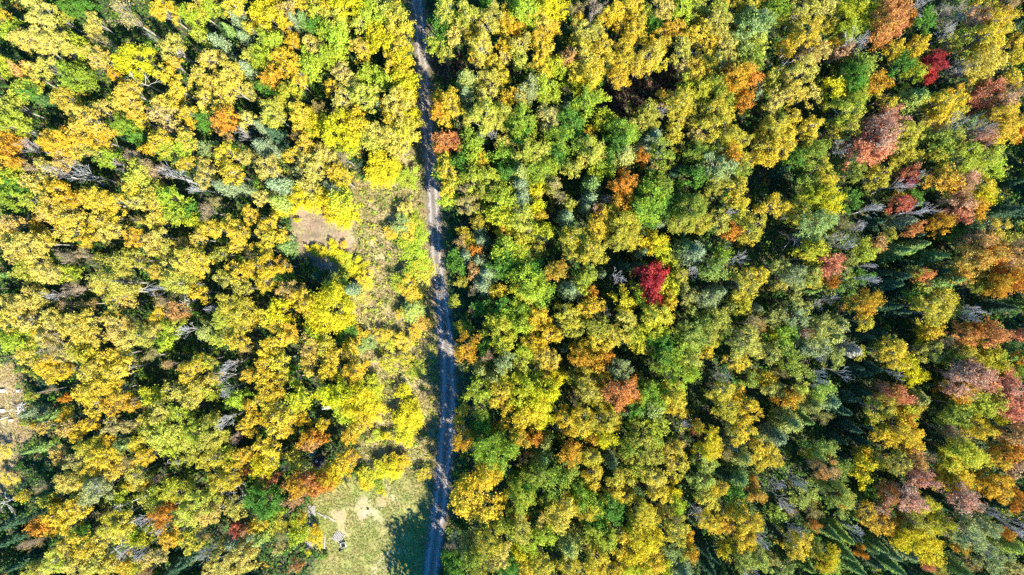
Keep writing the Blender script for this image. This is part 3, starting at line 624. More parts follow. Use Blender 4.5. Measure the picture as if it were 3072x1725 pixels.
# ---------------------------------------------------------------- leaf colours (what the leaf itself has)
HUE = {
    'Y': (0.68, 0.62, 0.025), 'y': (0.70, 0.555, 0.050), 'g': (0.71, 0.50, 0.035), 'p': (0.66, 0.56, 0.115), 'l': (0.48, 0.58, 0.05),
    'G': (0.14, 0.31, 0.04), 'o': (0.46, 0.455, 0.060), 'O': (0.68, 0.31, 0.040), 'R': (0.72, 0.30, 0.145), 'C': (0.52, 0.050, 0.050),
    't': (0.56, 0.43, 0.21), 'k': (0.56, 0.43, 0.32), 'b': (0.5, 0.47, 0.45), 'f': (0.31, 0.40, 0.20), 's': (0.075, 0.155, 0.08), 'n': (0.24, 0.37, 0.10),
}
AS_SECOND = {'O': (0.68, 0.41, 0.05), 'R': (0.68, 0.30, 0.14), 'G': (0.17, 0.30, 0.035)}
KIND = {  # first letter: name, category, the tree as people call it, prototype, group
    'Y': ('lemon_maple_tree', 'maple', 'lemon-yellow maple', 'maple'), 'y': ('yellow_aspen_tree', 'aspen', 'yellow aspen', 'aspen'),
    'g': ('golden_aspen_tree', 'aspen', 'golden aspen', 'aspen'), 'p': ('straw_birch_tree', 'birch', 'straw-coloured birch', 'aspen'),
    'l': ('lime_maple_tree', 'maple', 'lime-green maple', 'maple'), 'G': ('green_maple_tree', 'maple', 'green maple', 'maple'),
    'o': ('olive_aspen_tree', 'aspen', 'olive-yellow aspen', 'aspen'), 'O': ('orange_maple_tree', 'maple', 'orange maple', 'maple'),
    'R': ('red_maple_tree', 'maple', 'salmon-red maple', 'maple'), 'C': ('crimson_maple_tree', 'maple', 'crimson maple', 'maple'),
    't': ('thinning_birch_tree', 'birch', 'half-bare tan birch', 'sparse'), 'k': ('thinning_maple_tree', 'maple', 'half-bare pinkish maple', 'sparse'),
    'b': ('leafless_tree', 'bare tree', 'leafless grey tree', 'bare'), 'f': ('cedar_tree', 'cedar', 'grey-green cedar', 'cedar'),
    's': ('dark_spruce_tree', 'spruce', 'dark green spruce', 'spruce'), 'n': ('green_spruce_tree', 'spruce', 'bright green spruce', 'spruce'),
}
MIXED = {'Y': 'yellow', 'y': 'yellow', 'g': 'gold', 'p': 'straw', 'l': 'lime', 'G': 'green', 'o': 'olive', 'O': 'orange', 'R': 'red', 'C': 'crimson',
         't': 'tan', 'k': 'pink-brown', 'b': 'grey', 'f': 'grey-green', 's': 'dark green', 'n': 'green'}
# ---------------------------------------------------------------- the lie of the land
ROAD_PX = [(1247, -60), (1249, 0), (1259, 70), (1266, 160), (1270, 240), (1279, 330), (1287, 430), (1295, 530), (1303, 660), (1309, 760), (1318, 850), (1333, 960), (1343, 1080), (1345, 1180),
           (1342, 1260), (1335, 1360), (1323, 1480), (1309, 1590), (1296, 1700), (1290, 1800)]
ROAD = np.array([ground_at(x, y) for x, y in ROAD_PX])
ROAD_HALF = 1.32
MEADOW_PX = [(925, 1500), (985, 1455), (1035, 1425), (1090, 1430), (1115, 1400), (1180, 1395), (1250, 1425), (1305, 1470), (1305, 1600), (1285, 1760), (960, 1760), (935, 1700), (985, 1665), (920, 1650), (905, 1560)]
DIRT_PX = [(860, 580), (892, 580), (940, 596), (985, 612), (1020, 645), (1050, 665), (1075, 700), (1070, 735), (1050, 760), (1040, 815), (990, 830), (930, 795), (890, 745), (868, 710), (878, 670), (852, 640)]
STRIP_PX = [(1060, 540), (1180, 470), (1250, 430), (1275, 560), (1290, 760), (1310, 900), (1318, 1050), (1322, 1250), (1305, 1460), (1190, 1420), (1110, 1400), (1060, 1390), (1090, 1180), (1060, 1060), (1010, 960), (1080, 870), (1000, 790), (1010, 660)]
FIELD_PX = [(-120, 1075), (30, 1080), (75, 1120), (85, 1180), (60, 1230), (100, 1290), (70, 1340), (60, 1400), (50, 1480), (-120, 1500)]
FERN_PX = [(1780, 290), (1800, 250), (1850, 240), (1900, 205), (1960, 175), (2060, 205), (2070, 275), (1990, 305), (1920, 330), (1880, 355), (1830, 360)]
GULLY_PX = [(1300, 150), (1390, 165), (1400, 215), (1330, 260), (1300, 230)]
SAND_PX = [(1020, 1515), (1060, 1520), (1095, 1500), (1140, 1510), (1150, 1545), (1175, 1590), (1165, 1600), (1130, 1560), (1080, 1545)]
BARE_PX = [(1000, 1530), (1035, 1535), (1040, 1600), (1015, 1610), (1000, 1570)]


def poly(px):
    return np.array([ground_at(*p) for p in px])


ZONES = {k: poly(v) for k, v in dict(meadow=MEADOW_PX, dirt=DIRT_PX, strip=STRIP_PX, field=FIELD_PX, fern=FERN_PX, gully=GULLY_PX, sand=SAND_PX, bare=BARE_PX).items()}


def wave(x, y, s, seed):
    """A cheap smooth field for uneven edges."""
    r = np.random.default_rng(seed)
    o = 0
    for i in range(5):
        a = r.uniform(0, 6.28); f = s * r.uniform(.6, 2.2); p = r.uniform(0, 6.28)
        o = o + np.sin((x * math.cos(a) + y * math.sin(a)) * f + p + 1.3 * np.sin(y * f * .7 + p))
    return o / 3.2


def inside(P, x, y):
    x = np.asarray(x, float); y = np.asarray(y, float)
    c = np.zeros(x.shape, bool)
    n = len(P)
    for i in range(n):
        x1, y1 = P[i]; x2, y2 = P[(i + 1) % n]
        if y1 == y2:
            continue
        c ^= ((y1 > y) != (y2 > y)) & (x < (x2 - x1) * (y - y1) / (y2 - y1) + x1)
    return c


def zone(k, x, y, w=.8):
    w = 1.3 if k == 'sand' and w == .8 else w
    return inside(ZONES[k], x + w * wave(x, y, 1.1, 3), y + w * wave(x, y, 1.1, 4))


def road_gap(x, y):
    x = np.asarray(x, float); y = np.asarray(y, float)
    d = np.full(x.shape, 1e9)
    for i in range(len(ROAD) - 1):
        a, b = ROAD[i], ROAD[i + 1]; ab = b - a
        t = np.clip(((x - a[0]) * ab[0] + (y - a[1]) * ab[1]) / ab.dot(ab), 0, 1)
        d = np.minimum(d, np.hypot(x - a[0] - t * ab[0], y - a[1] - t * ab[1]))
    return d


def relief(x, y):
    return .10 * wave(x, y, .35, 8) * np.clip((road_gap(x, y) - 2.2) / 3.0, 0, 1) - .02


# the ground: one sheet, fine under the drone, running out to the horizon
gx = np.concatenate((np.array([-1800, -700, -300, -160]), np.arange(-112, 112.01, .55), np.array([160, 300, 700, 1800])))
gy = np.concatenate((np.array([-1800, -700, -300, -120]), np.arange(-68, 68.01, .55), np.array([120, 300, 700, 1800])))
X, Y = np.meshgrid(gx, gy)
Z = relief(X, Y)
col = np.empty(X.shape + (3,)); col[:] = (0.070, 0.070, 0.036)
w1 = wave(X, Y, .25, 21)[..., None]
col = col * (1 - .5 * np.clip(w1, 0, 1)) + np.array([0.040, 0.085, 0.025]) * .5 * np.clip(w1, 0, 1)
w2 = np.clip(.5 + .5 * wave(X, Y, .5, 22), 0, 1)[..., None]
for k, ca, cb in (('strip', (0.30, 0.25, 0.105), (0.42, 0.33, 0.17)), ('field', (0.37, 0.285, 0.14), (0.40, 0.30, 0.20)), ('meadow', (0.235, 0.26, 0.06), (0.33, 0.29, 0.10)),
                  ('dirt', (0.37, 0.265, 0.19), (0.29, 0.225, 0.13)), ('fern', (0.085, 0.052, 0.046), (0.13, 0.085, 0.065)), ('gully', (0.09, 0.055, 0.05), (0.13, 0.09, 0.07)),
                  ('bare', (0.48, 0.37, 0.27), (0.42, 0.33, 0.2)), ('sand', (0.46, 0.37, 0.27), (0.40, 0.31, 0.18))):
    m = 0
    for i in range(9):
        q = 0 if i == 0 else (.55 if i % 2 else 1.0)
        m = m + zone(k, X + q * math.cos(i * 1.6), Y + q * math.sin(i * 1.6)) / 9.0
    m = (m * (1 if k not in ('sand', 'bare', 'dirt') else np.clip(.75 + .45 * wave(X, Y, 1.4, 77), 0, 1)))[..., None]
    col = col * (1 - m) + (np.array(ca) * w2 + np.array(cb) * (1 - w2)) * m
for px_ in ([(1118, 1760), (1122, 1715), (1132, 1690), (1152, 1668), (1180, 1655), (1210, 1652)], [(1140, 1760), (1146, 1718), (1160, 1698), (1182, 1686)],
            [(1150, 1440), (1163, 1462), (1175, 1488), (1190, 1505)]):     # tyre marks worn into the grass
    P = poly(px_); d = np.full(X.shape, 9.)
    for i in range(len(P) - 1):
        ab = P[i + 1] - P[i]; t = np.clip(((X - P[i][0]) * ab[0] + (Y - P[i][1]) * ab[1]) / ab.dot(ab), 0, 1)
        d = np.minimum(d, np.hypot(X - P[i][0] - t * ab[0], Y - P[i][1] - t * ab[1]))
    m = np.clip(1 - d / .75, 0, 1)[..., None] * .8
    col = col * (1 - m) + np.array([.50, .42, .25]) * m
rg = road_gap(X, Y)[..., None]
verge = np.clip((2.7 + .6 * wave(X, Y, 1.2, 5)[..., None] - rg) / 1.2, 0, 1) * .75
col = col * (1 - verge) + np.array([0.17, 0.135, 0.085]) * verge
ny, nx = X.shape
idx = np.arange(nx * ny).reshape(ny, nx)
F = np.stack((idx[:-1, :-1], idx[:-1, 1:], idx[1:, 1:], idx[1:, :-1]), -1).reshape(-1, 4)
gm, nt, N, L, b = nodes_of('forest_ground')
at = N.new('ShaderNodeAttribute'); at.attribute_name = 'soil'
tx = N.new('ShaderNodeTexCoord')
n1 = N.new('ShaderNodeTexNoise'); n1.inputs['Scale'].default_value = 2.2; n1.inputs['Detail'].default_value = 8; n1.inputs['Roughness'].default_value = .75
n2 = N.new('ShaderNodeTexNoise'); n2.inputs['Scale'].default_value = .35; n2.inputs['Detail'].default_value = 4
for n_ in (n1, n2):
    L.new(tx.outputs['Object'], n_.inputs['Vector'])
h1 = N.new('ShaderNodeHueSaturation')
v1 = N.new('ShaderNodeMapRange'); v1.inputs['From Min'].default_value = .3; v1.inputs['From Max'].default_value = .7; v1.inputs['To Min'].default_value = .55; v1.inputs['To Max'].default_value = 1.35
L.new(n1.outputs['Fac'], v1.inputs['Value']); L.new(v1.outputs[0], h1.inputs['Value'])
u1 = N.new('ShaderNodeMapRange'); u1.inputs['From Min'].default_value = .35; u1.inputs['From Max'].default_value = .65; u1.inputs['To Min'].default_value = .475; u1.inputs['To Max'].default_value = .53
L.new(n2.outputs['Fac'], u1.inputs['Value']); L.new(u1.outputs[0], h1.inputs['Hue'])
L.new(at.outputs['Color'], h1.inputs['Color']); L.new(h1.outputs[0], b.inputs['Base Color'])
bp = N.new('ShaderNodeBump'); bp.inputs['Strength'].default_value = .8; bp.inputs['Distance'].default_value = .12
L.new(n1.outputs['Fac'], bp.inputs['Height']); L.new(bp.outputs[0], b.inputs['Normal'])
setv(b, Roughness=.95)
me = mesh_from('ground', np.stack((X, Y, Z), -1).reshape(-1, 3), F, [gm], smooth=True)
a = me.attributes.new('soil', 'FLOAT_COLOR', 'POINT')
c4 = np.ones((nx * ny, 4), np.float32); c4[:, :3] = col.reshape(-1, 3)
a.data.foreach_set('color', c4.ravel())
ground = bpy.data.objects.new('ground', me); COL.objects.link(ground)
ground['kind'] = 'structure'; ground['label'] = 'forest floor with grassy clearings and bare patches'; ground['category'] = 'ground'

# the track: worn gravel with two wheel ruts, ragged edges
S = []
for i in range(len(ROAD) - 1):
    for t in np.linspace(0, 1, 14, endpoint=False):
        p0 = ROAD[max(i - 1, 0)]; p1 = ROAD[i]; p2 = ROAD[i + 1]; p3 = ROAD[min(i + 2, len(ROAD) - 1)]
        S.append(.5 * (2 * p1 + (p2 - p0) * t + (2 * p0 - 5 * p1 + 4 * p2 - p3) * t * t + (3 * p1 - p0 - 3 * p2 + p3) * t ** 3))
S = np.array(S)
D = np.gradient(S, axis=0); D /= np.linalg.norm(D, axis=1, keepdims=True); W = np.column_stack((-D[:, 1], D[:, 0]))
cross = np.linspace(-1, 1, 15)
jl = .26 * RNG.normal(size=len(S)); jr = .26 * RNG.normal(size=len(S))
V = []
for i in range(len(S)):
    for c in cross:
        hw = ROAD_HALF * np.interp(-S[i, 1], [-30, 0, 8, 20, 60], [.85, .9, 1.12, 1.18, 1.12]) + (jl[i] if c < 0 else jr[i]) * abs(c)
        z = .045 - .05 * math.exp(-((abs(c) - .55) / .16) ** 2) - .05 * max(0, abs(c) - .8) / .2
        V.append((S[i, 0] + W[i, 0] * c * hw, S[i, 1] + W[i, 1] * c * hw, z))
idx = np.arange(len(V)).reshape(len(S), 15)
F = np.stack((idx[:-1, :-1], idx[1:, :-1], idx[1:, 1:], idx[:-1, 1:]), -1).reshape(-1, 4)
rm, nt, N, L, b = nodes_of('track_gravel')
tx = N.new('ShaderNodeTexCoord')
n1 = N.new('ShaderNodeTexNoise'); n1.inputs['Scale'].default_value = 7; n1.inputs['Detail'].default_value = 7; n1.inputs['Roughness'].default_value = .75
n2 = N.new('ShaderNodeTexNoise'); n2.inputs['Scale'].default_value = .8; n2.inputs['Detail'].default_value = 5
L.new(tx.outputs['Object'], n1.inputs['Vector']); L.new(tx.outputs['Object'], n2.inputs['Vector'])
rp = N.new('ShaderNodeValToRGB')
rp.color_ramp.elements[0].position = .36; rp.color_ramp.elements[0].color = (.15, .138, .14, 1)
rp.color_ramp.elements[1].position = .62; rp.color_ramp.elements[1].color = (.36, .33, .325, 1)
L.new(n1.outputs['Fac'], rp.inputs[0])
mx = N.new('ShaderNodeMix'); mx.data_type = 'RGBA'; mx.inputs['B'].default_value = (.27, .19, .13, 1)
mr = N.new('ShaderNodeMapRange'); mr.inputs['From Min'].default_value = .52; mr.inputs['From Max'].default_value = .68; mr.inputs['To Max'].default_value = .7
L.new(n2.outputs['Fac'], mr.inputs['Value']); L.new(mr.outputs[0], mx.inputs['Factor']); L.new(rp.outputs[0], mx.inputs['A'])
wr = N.new('ShaderNodeAttribute'); wr.attribute_name = 'wear'
mw = N.new('ShaderNodeMix'); mw.data_type = 'RGBA'; mw.blend_type = 'MULTIPLY'; mw.inputs['Factor'].default_value = 1.0
L.new(mx.outputs['Result'], mw.inputs['A']); L.new(wr.outputs['Color'], mw.inputs['B'])
L.new(mw.outputs['Result'], b.inputs['Base Color'])
bp = N.new('ShaderNodeBump'); bp.inputs['Strength'].default_value = .6; bp.inputs['Distance'].default_value = .04
L.new(n1.outputs['Fac'], bp.inputs['Height']); L.new(bp.outputs[0], b.inputs['Normal'])
setv(b, Roughness=.9)
rme = mesh_from('road', V, F, [rm], smooth=True)
wa = rme.attributes.new('wear', 'FLOAT_COLOR', 'POINT')
cc = np.tile(np.abs(cross), len(S)); al_ = np.repeat(np.arange(len(S)), 15)
rut = np.exp(-((cc - .52) / .2) ** 2)
wv = .62 + .75 * rut + .12 * np.sin(al_ * .37) * np.sin(al_ * .11 + cc * 3)
w4 = np.ones((len(V), 4), np.float32); w4[:, 0] = wv; w4[:, 1] = wv * (1 - .02 * (1 - rut)); w4[:, 2] = wv * (1 - .12 * (1 - rut))
wa.data.foreach_set('color', w4.ravel())
road = bpy.data.objects.new('road', rme); COL.objects.link(road)
road['kind'] = 'structure'; road['label'] = 'narrow gravel track with two wheel ruts through the forest'; road['category'] = 'road'


# ---------------------------------------------------------------- stuff: low growth, grass, fallen leaves
def stuff(name, label, cat, heap, mats):
    o = bpy.data.objects.new(name, heap.mesh(name, mats, colour=True)); COL.objects.link(o)
    o['kind'] = 'stuff'; o['label'] = label; o['category'] = cat
    return o


def scatter(step, seed, x0=-104, x1=104, y0=-60, y1=60):
    r = np.random.default_rng(seed)
    x, y = np.meshgrid(np.arange(x0, x1, step), np.arange(y0, y1, step))
    x = x.ravel() + r.uniform(-.5, .5, x.size) * step; y = y.ravel() + r.uniform(-.5, .5, y.size) * step
    return x, y, r


def jitter_colours(base, n, rg, v=.3, hue=.12):
    c = np.broadcast_to(base, (n, 3)) * rg.uniform(1 - v, 1 + v, (n, 1))
    return np.clip(c * (1 + rg.normal(0, hue, (n, 3))), .004, .8)


x, y, r = scatter(1.62, 31)
inz = {k: zone(k, x, y) for k in ZONES}
opn = inz['meadow'] | inz['dirt'] | inz['field'] | inz['sand'] | inz['bare']
low = inz['strip'] | inz['fern'] | inz['gully']
gap = road_gap(x, y)
keep = (gap > 2.3) & (~opn) & (~low | inz['strip'] | (r.uniform(size=x.size) < .8))
x, y, low, gap, inf = x[keep], y[keep], low[keep], gap[keep], (inz['fern'] | inz['gully'])[keep]
pal = np.array([(.07, .17, .04), (.11, .25, .035), (.22, .32, .04), (.44, .45, .05), (.22, .19, .08), (.05, .12, .065), (.50, .36, .05)])
wts = np.array([.30, .24, .17, .07, .03, .16, .03])
w = wave(x, y, .22, 41)
hp = Heap()
P_, N_, C_, L_ = [], [], [], []
for i in range(len(x)):
    k = r.choice(len(pal), p=wts)
    hgt = (.7 + 3.1 * r.uniform() ** 1.5 if not low[i] else r.uniform(.3, 1.3)) * (1 if gap[i] > 4 else .55)
    rad = r.uniform(.55, 1.4) if not low[i] else r.uniform(.4, 1.15)
    n = 44 if not low[i] else 22
    D = unit(r.normal(size=(n, 3))); D[:, 2] = np.abs(D[:, 2])
    q = np.array([x[i], y[i], relief(x[i], y[i])]) + D * np.array([rad, rad, hgt]) * r.uniform(.5, 1.05, (n, 1))
    q[:, 2] = np.maximum(q[:, 2], .05); P_.append(q); N_.append(unit(D + r.normal(0, .5, (n, 3)) + np.array([0, 0, .4])))
    base = pal[k]
    if low[i]:
        base = np.array([(.42, .36, .12), (.50, .50, .06), (.34, .42, .05), (.50, .48, .14), (.22, .32, .05)][r.integers(0, 5)])
    if inf[i]:
        base = np.array((.12, .065, .05))
    C_.append(jitter_colours(base * (1 if low[i] else .8), n, r)); L_.append(np.full(n, .36))
P_, N_, C_ = map(np.concatenate, (P_, N_, C_))
V, F = leaf_faces(P_, N_, .42, .27, r)
hp.add(V, F, colour=C_)
stuff('undergrowth', 'low green and yellow undergrowth between the trees', 'undergrowth', hp, [M_STUFF])

# ferns, seedlings and litter close to the soil under the trees
x, y, r = scatter(.55, 37, -101, 101, -58, 58)
ok = (road_gap(x, y) > 1.7) & ~(zone('meadow', x, y) | zone('dirt', x, y) | zone('field', x, y) | zone('strip', x, y) | zone('sand', x, y))
x, y = x[ok], y[ok]
n = len(x)
nn = unit(np.column_stack((r.normal(0, .45, (n, 2)), np.ones(n))))
V, F = leaf_faces(np.column_stack((x, y, relief(x, y) + .08 + .5 * r.uniform(size=n) ** 2)), nn, .62, .40, r)
pk = np.array([(.08, .17, .04), (.12, .24, .04), (.20, .27, .05), (.20, .14, .06), (.34, .27, .08), (.05, .11, .05)])[r.choice(6, n, p=[.28, .22, .15, .14, .09, .12])]
hp = Heap(); hp.add(V, F, colour=pk * r.uniform(.6, 1.25, (n, 1)))
stuff('ground_cover', 'ferns, seedlings and fallen leaves under the trees', 'ground cover', hp, [M_STUFF])

# grasses and weeds of the open ground: upright and leaning blades
hp = Heap()
for k, step, pals, hg in (('meadow', .36, [(.28, .31, .07), (.38, .34, .12), (.22, .29, .055), (.40, .35, .15)], .22), ('strip', .40, [(.40, .33, .12), (.46, .36, .20), (.30, .29, .06), (.22, .25, .05), (.50, .40, .12)], .55),
                          ('field', .36, [(.44, .35, .15), (.44, .34, .22), (.42, .36, .09)], .35), ('dirt', .7, [(.42, .34, .16), (.50, .42, .10)], .25), ('fern', .5, [(.15, .08, .06), (.20, .12, .08), (.08, .05, .05)], .7), ('gully', .5, [(.15, .08, .07), (.24, .15, .11)], .6)):
    P = ZONES[k]
    x, y, r = scatter(step, 51 + len(k), P[:, 0].min() - 1, P[:, 0].max() + 1, P[:, 1].min() - 1, P[:, 1].max() + 1)
    ok = zone(k, x, y) & (road_gap(x, y) > 1.7) & ~zone('sand', x, y) & ~zone('bare', x, y)
    if k == 'strip':
        ok &= ~zone('dirt', x, y)
    x, y = x[ok], y[ok]
    clump = wave(x, y, .8, 61) > (-.4 if k != 'dirt' else .3)
    ok = clump | (r.uniform(size=len(x)) < .35)
    x, y = x[ok], y[ok]
    m = 5
    xx = np.repeat(x, m) + r.normal(0, .1, len(x) * m); yy = np.repeat(y, m) + r.normal(0, .1, len(x) * m)
    h_ = hg * r.uniform(.5, 1.6, len(xx))
    lean = r.normal(0, .55, (len(xx), 2))
    up = unit(np.column_stack((lean, np.ones(len(xx)))))
    c = np.column_stack((xx, yy, relief(xx, yy))) + up * (h_ * .5)[:, None]
    nn = unit(r.normal(size=(len(xx), 3)) * np.array([1, 1, .5]))
    V, F = leaf_faces(c, nn, 1, .07 if k != 'fern' else .2, r, along=up)
    cc = np.repeat(c, 4, 0); up4 = np.repeat(up, 4, 0); rel = V - cc; al = np.sum(rel * up4, 1, keepdims=True)
    V = cc + rel - up4 * al + up4 * al * np.repeat(h_, 4)[:, None]
    pk = np.array(pals)[np.repeat(r.integers(0, len(pals), len(x)), m)]
    hp.add(V, F, colour=np.clip(pk * r.uniform(.7, 1.3, (len(pk), 1)), .01, .8))
stuff('meadow_grass', 'dry grass and weeds on the clearings and along the track', 'grass', hp, [M_STUFF])

# fallen leaves on the track, its verges and the clearings
r = np.random.default_rng(71)
n = 5200
i = r.integers(0, len(S), n)
t = r.normal(0, 1.0, n)
x = S[i, 0] + W[i, 0] * t * 1.5 + r.normal(0, .3, n); y = S[i, 1] + W[i, 1] * t * 1.5 + r.normal(0, .3, n)
nn = unit(np.column_stack((r.normal(0, .3, (n, 2)), np.ones(n))))
V, F = leaf_faces(np.column_stack((x, y, np.full(n, .075) + r.uniform(0, .04, n))), nn, .15, .12, r)
pk = np.array([(.50, .36, .16), (.58, .46, .30), (.46, .25, .08), (.30, .19, .11), (.62, .52, .38)])[r.integers(0, 5, n)]
hp = Heap(); hp.add(V, F, colour=pk * r.uniform(.7, 1.2, (n, 1)))
stuff('fallen_leaves', 'dry fallen leaves scattered over the gravel track', 'leaves', hp, [M_STUFF])

# ---------------------------------------------------------------- the trees
CODES = {}
TREES = []


def near_open(x, y):
    return {k: bool(zone(k, np.array([x]), np.array([y]), .3)[0]) for k in ('meadow', 'strip', 'dirt', 'field')}


def pick(key, r):
    """The prototype whose nominal radius is nearest, one of its variants."""
    L_ = PROTO[key]
    best = min(abs(math.log(p[0] / r)) for p in L_)
    return rnd.choice([p for p in L_ if abs(math.log(p[0] / r)) < best + .02])


LANDMARKS = [  # place in the photograph, what is there
    (1955, 860, 'the forked crimson maple'), (1425, 1480, 'the great golden tree by the track'), (1866, 1180, 'the domed fire-red maple'), (985, 925, 'the great lemon maple'),
    (1920, 260, 'the brown fern hollow'), (930, 620, 'the bare earth patch'), (1130, 1650, 'the mown clearing'), (60, 1190, 'the straw field'), (945, 1560, 'the slatted boards'),
    (2662, 70, 'the tall salmon maple'), (2794, 205, 'the pink-crimson maple'), (2630, 440, 'the salmon maple thicket'), (30, 450, 'the red and gold maple'), (2210, 230, 'the bright orange maple'),
    (2490, 790, 'the coral maple'), (2950, 1180, 'the wide red maple clump'), (2780, 180, 'the bare white crown'), (1270, 70, 'the sunlit bend of the track'), (1300, 480, 'the upper track'),
    (1320, 850, 'the sunny stretch of track'), (1340, 1150, 'the shaded track'), (1300, 1600, 'the lower track'), (380, 45, 'the big pale bare crown'), (240, 530, 'the white leafless pair'),
    (1180, 930, 'the pale green shrub in the strip'), (1240, 690, 'the weedy strip'), (1210, 1250, 'the lemon thicket'), (960, 1380, 'the dark hunting blind'), (1010, 1230, 'the crumpled pale tarp'),
    (890, 1470, 'the red and crimson thicket'), (2700, 850, 'the dark spruce pocket'), (2560, 1260, 'the black spruce gully'), (2480, 1550, 'the slanting spruces'), (2700, 1310, 'the wide gold clump'),
    (2860, 780, 'the orange maple ridge'), (460, 870, 'the white leaning snags'), (440, 1565, 'the bare white fans'), (270, 1480, 'the bleached birch'), (95, 1635, 'the pinkish bare maple'),
    (700, 200, 'the pale cedars'), (870, 180, 'the gold crown'), (850, 430, 'the dark cedar hollow'), (200, 120, 'the broad straw birch'), (230, 235, 'the round lime maple'),
    (1640, 270, 'the bleached cream birch'), (1700, 60, 'the lime maples'), (2050, 90, 'the golden aspen grove'), (1880, 480, 'the grey-green cedars'), (1960, 620, 'the big green maple'),
    (2060, 640, 'the broad olive crown'), (2260, 690, 'the round olive-gold crown'), (2090, 760, 'the cedar slope'), (2220, 780, 'the grey twig thicket'), (1820, 935, 'the white star of dead twigs'),
    (2050, 1070, 'the bright lime maple bank'), (1560, 850, 'the pale cedars by the track'), (1700, 1370, 'the round gold-orange crown'), (1480, 1350, 'the mid-green maple by the track'),
    (1680, 1540, 'the wide straw crown'), (1950, 1340, 'the olive aspens'), (2130, 1320, 'the gold twin crown'), (2270, 1600, 'the gold ridge by the spruces'), (600, 1300, 'the lime-straw grove'),
    (330, 690, 'the tan aspen grove'), (130, 640, 'the shaded gap'), (640, 1080, 'the sage cedar'), (2960, 90, 'the yellow crown in the corner'), (3020, 360, 'the yellow slope'),
    (2880, 480, 'the pale grassy-looking cedars'), (2760, 300, 'the fuzzy pale cedar'), (2450, 330, 'the straw-lime crown'), (2360, 430, 'the yellow grove'), (2880, 950, 'the olive-gold dome'),
    (2680, 1070, 'the lemon crown over the gully'), (2590, 1400, 'the upright gold crown'), (2870, 1440, 'the yellow terrace'), (3010, 1480, 'the gold corner group'), (2920, 1500, 'the pink half-bare maple'),
    (2720, 1490, 'the pink bushy maple'), (2770, 1630, 'the bright yellow slope'), (3000, 1640, 'the grey thicket in the corner'), (2390, 1640, 'the yellow pair'), (560, 1500, 'the straw wood'),
    (600, 800, 'the yellow birch wood'), (760, 1010, 'the gold fringe of the wood'), (1100, 1060, 'the dry shrubs')]
LM = [(*ground_at(a, b_, 7.0), t) for a, b_, t in LANDMARKS]
DIRS = ['right of', 'up-right of', 'above', 'up-left of', 'left of', 'down-left of', 'below', 'down-right of']
ORD = ['', 'second ', 'third ', 'fourth ', 'fifth ', 'sixth ', 'seventh ', 'eighth ', 'ninth ', 'tenth ']

for (ox, oy), text in SURVEY.items():
    for e in text.replace('\n', '').split(';'):
        e = e.split()
        if len(e) != 4:
            continue
        tx_, ty_, tr_, code = float(e[0]), float(e[1]), float(e[2]), e[3]
        if ox == 0 and tx_ < -5:
            continue
        px, py = ox + tx_ * .3977, oy + ty_ * .3977
        r0 = tr_ * .3977 / PPM
        A, B = code[0], (code[1] if len(code) > 1 else None)
        gx_, gy_ = ground_at(px, py, 1.5)
        zz = near_open(gx_, gy_)
        sap = any(zz.values()) and r0 < 2.9
        if sap:
            H = .8 + 1.25 * r0
        elif A in 'sn':
            H = min(11.5, 4.2 + 2.7 * r0)
        elif A in 'bkt':
            H = min(14, 6.5 + 2.4 * r0)
        else:
            H = min(15.0, 5.2 + 2.7 * r0)
        H *= rnd.uniform(.9, 1.1)
        if not sap and A in 'CROb' :
            H = min(15.5, H * 1.22)
        if tr_ > 160:
            H = 11.5
        if not sap and 1310 < px < 1490 and 590 < py < 1010:      # young growth beside the sunny stretch of track
            H *= .78
        elif not sap and 1370 < px < 1570 and py > 1000:          # tall wood shading the lower track
            H = max(H * 1.3, 11.5)
        elif not sap and 1290 < px < 1460 and py < 340:
            H = max(H * 1.25, 10.0)
        elif not sap and 1290 < px < 1420 and py < 590:
            H *= 1.08
        if 850 < px < 1080 and 690 < py < 860:
            H *= .6
        key = KIND[A][3]
        r = r0 * (CAM_H - .7 * H) / CAM_H * (.95 if sap else .83 if px < 1000 else .88) * (1.05 if tr_ > 160 else 1)
        p = pick(key, r)
        zc = p[4] * H / p[1]
        wx, wy = ground_at(px, py, zc)
        TREES.append(dict(px=px, py=py, r=r, H=H, A=A, B=B, proto=p, x=wx, y=wy, ax=ground_at(px, py, 7.0), sap=sap))

for t in TREES:                       # nothing grows on the track itself
    d = float(road_gap(np.array([t['x']]), np.array([t['y']]))[0])
    if d < 1.9:
        j = np.argmin(np.hypot(S[:, 0] - t['x'], S[:, 1] - t['y']))
        s_ = 1 if (t['x'] - S[j, 0]) * W[j, 0] + (t['y'] - S[j, 1]) * W[j, 1] > 0 else -1
        t['x'] = S[j, 0] + W[j, 0] * s_ * 2.3; t['y'] = S[j, 1] + W[j, 1] * s_ * 2.3

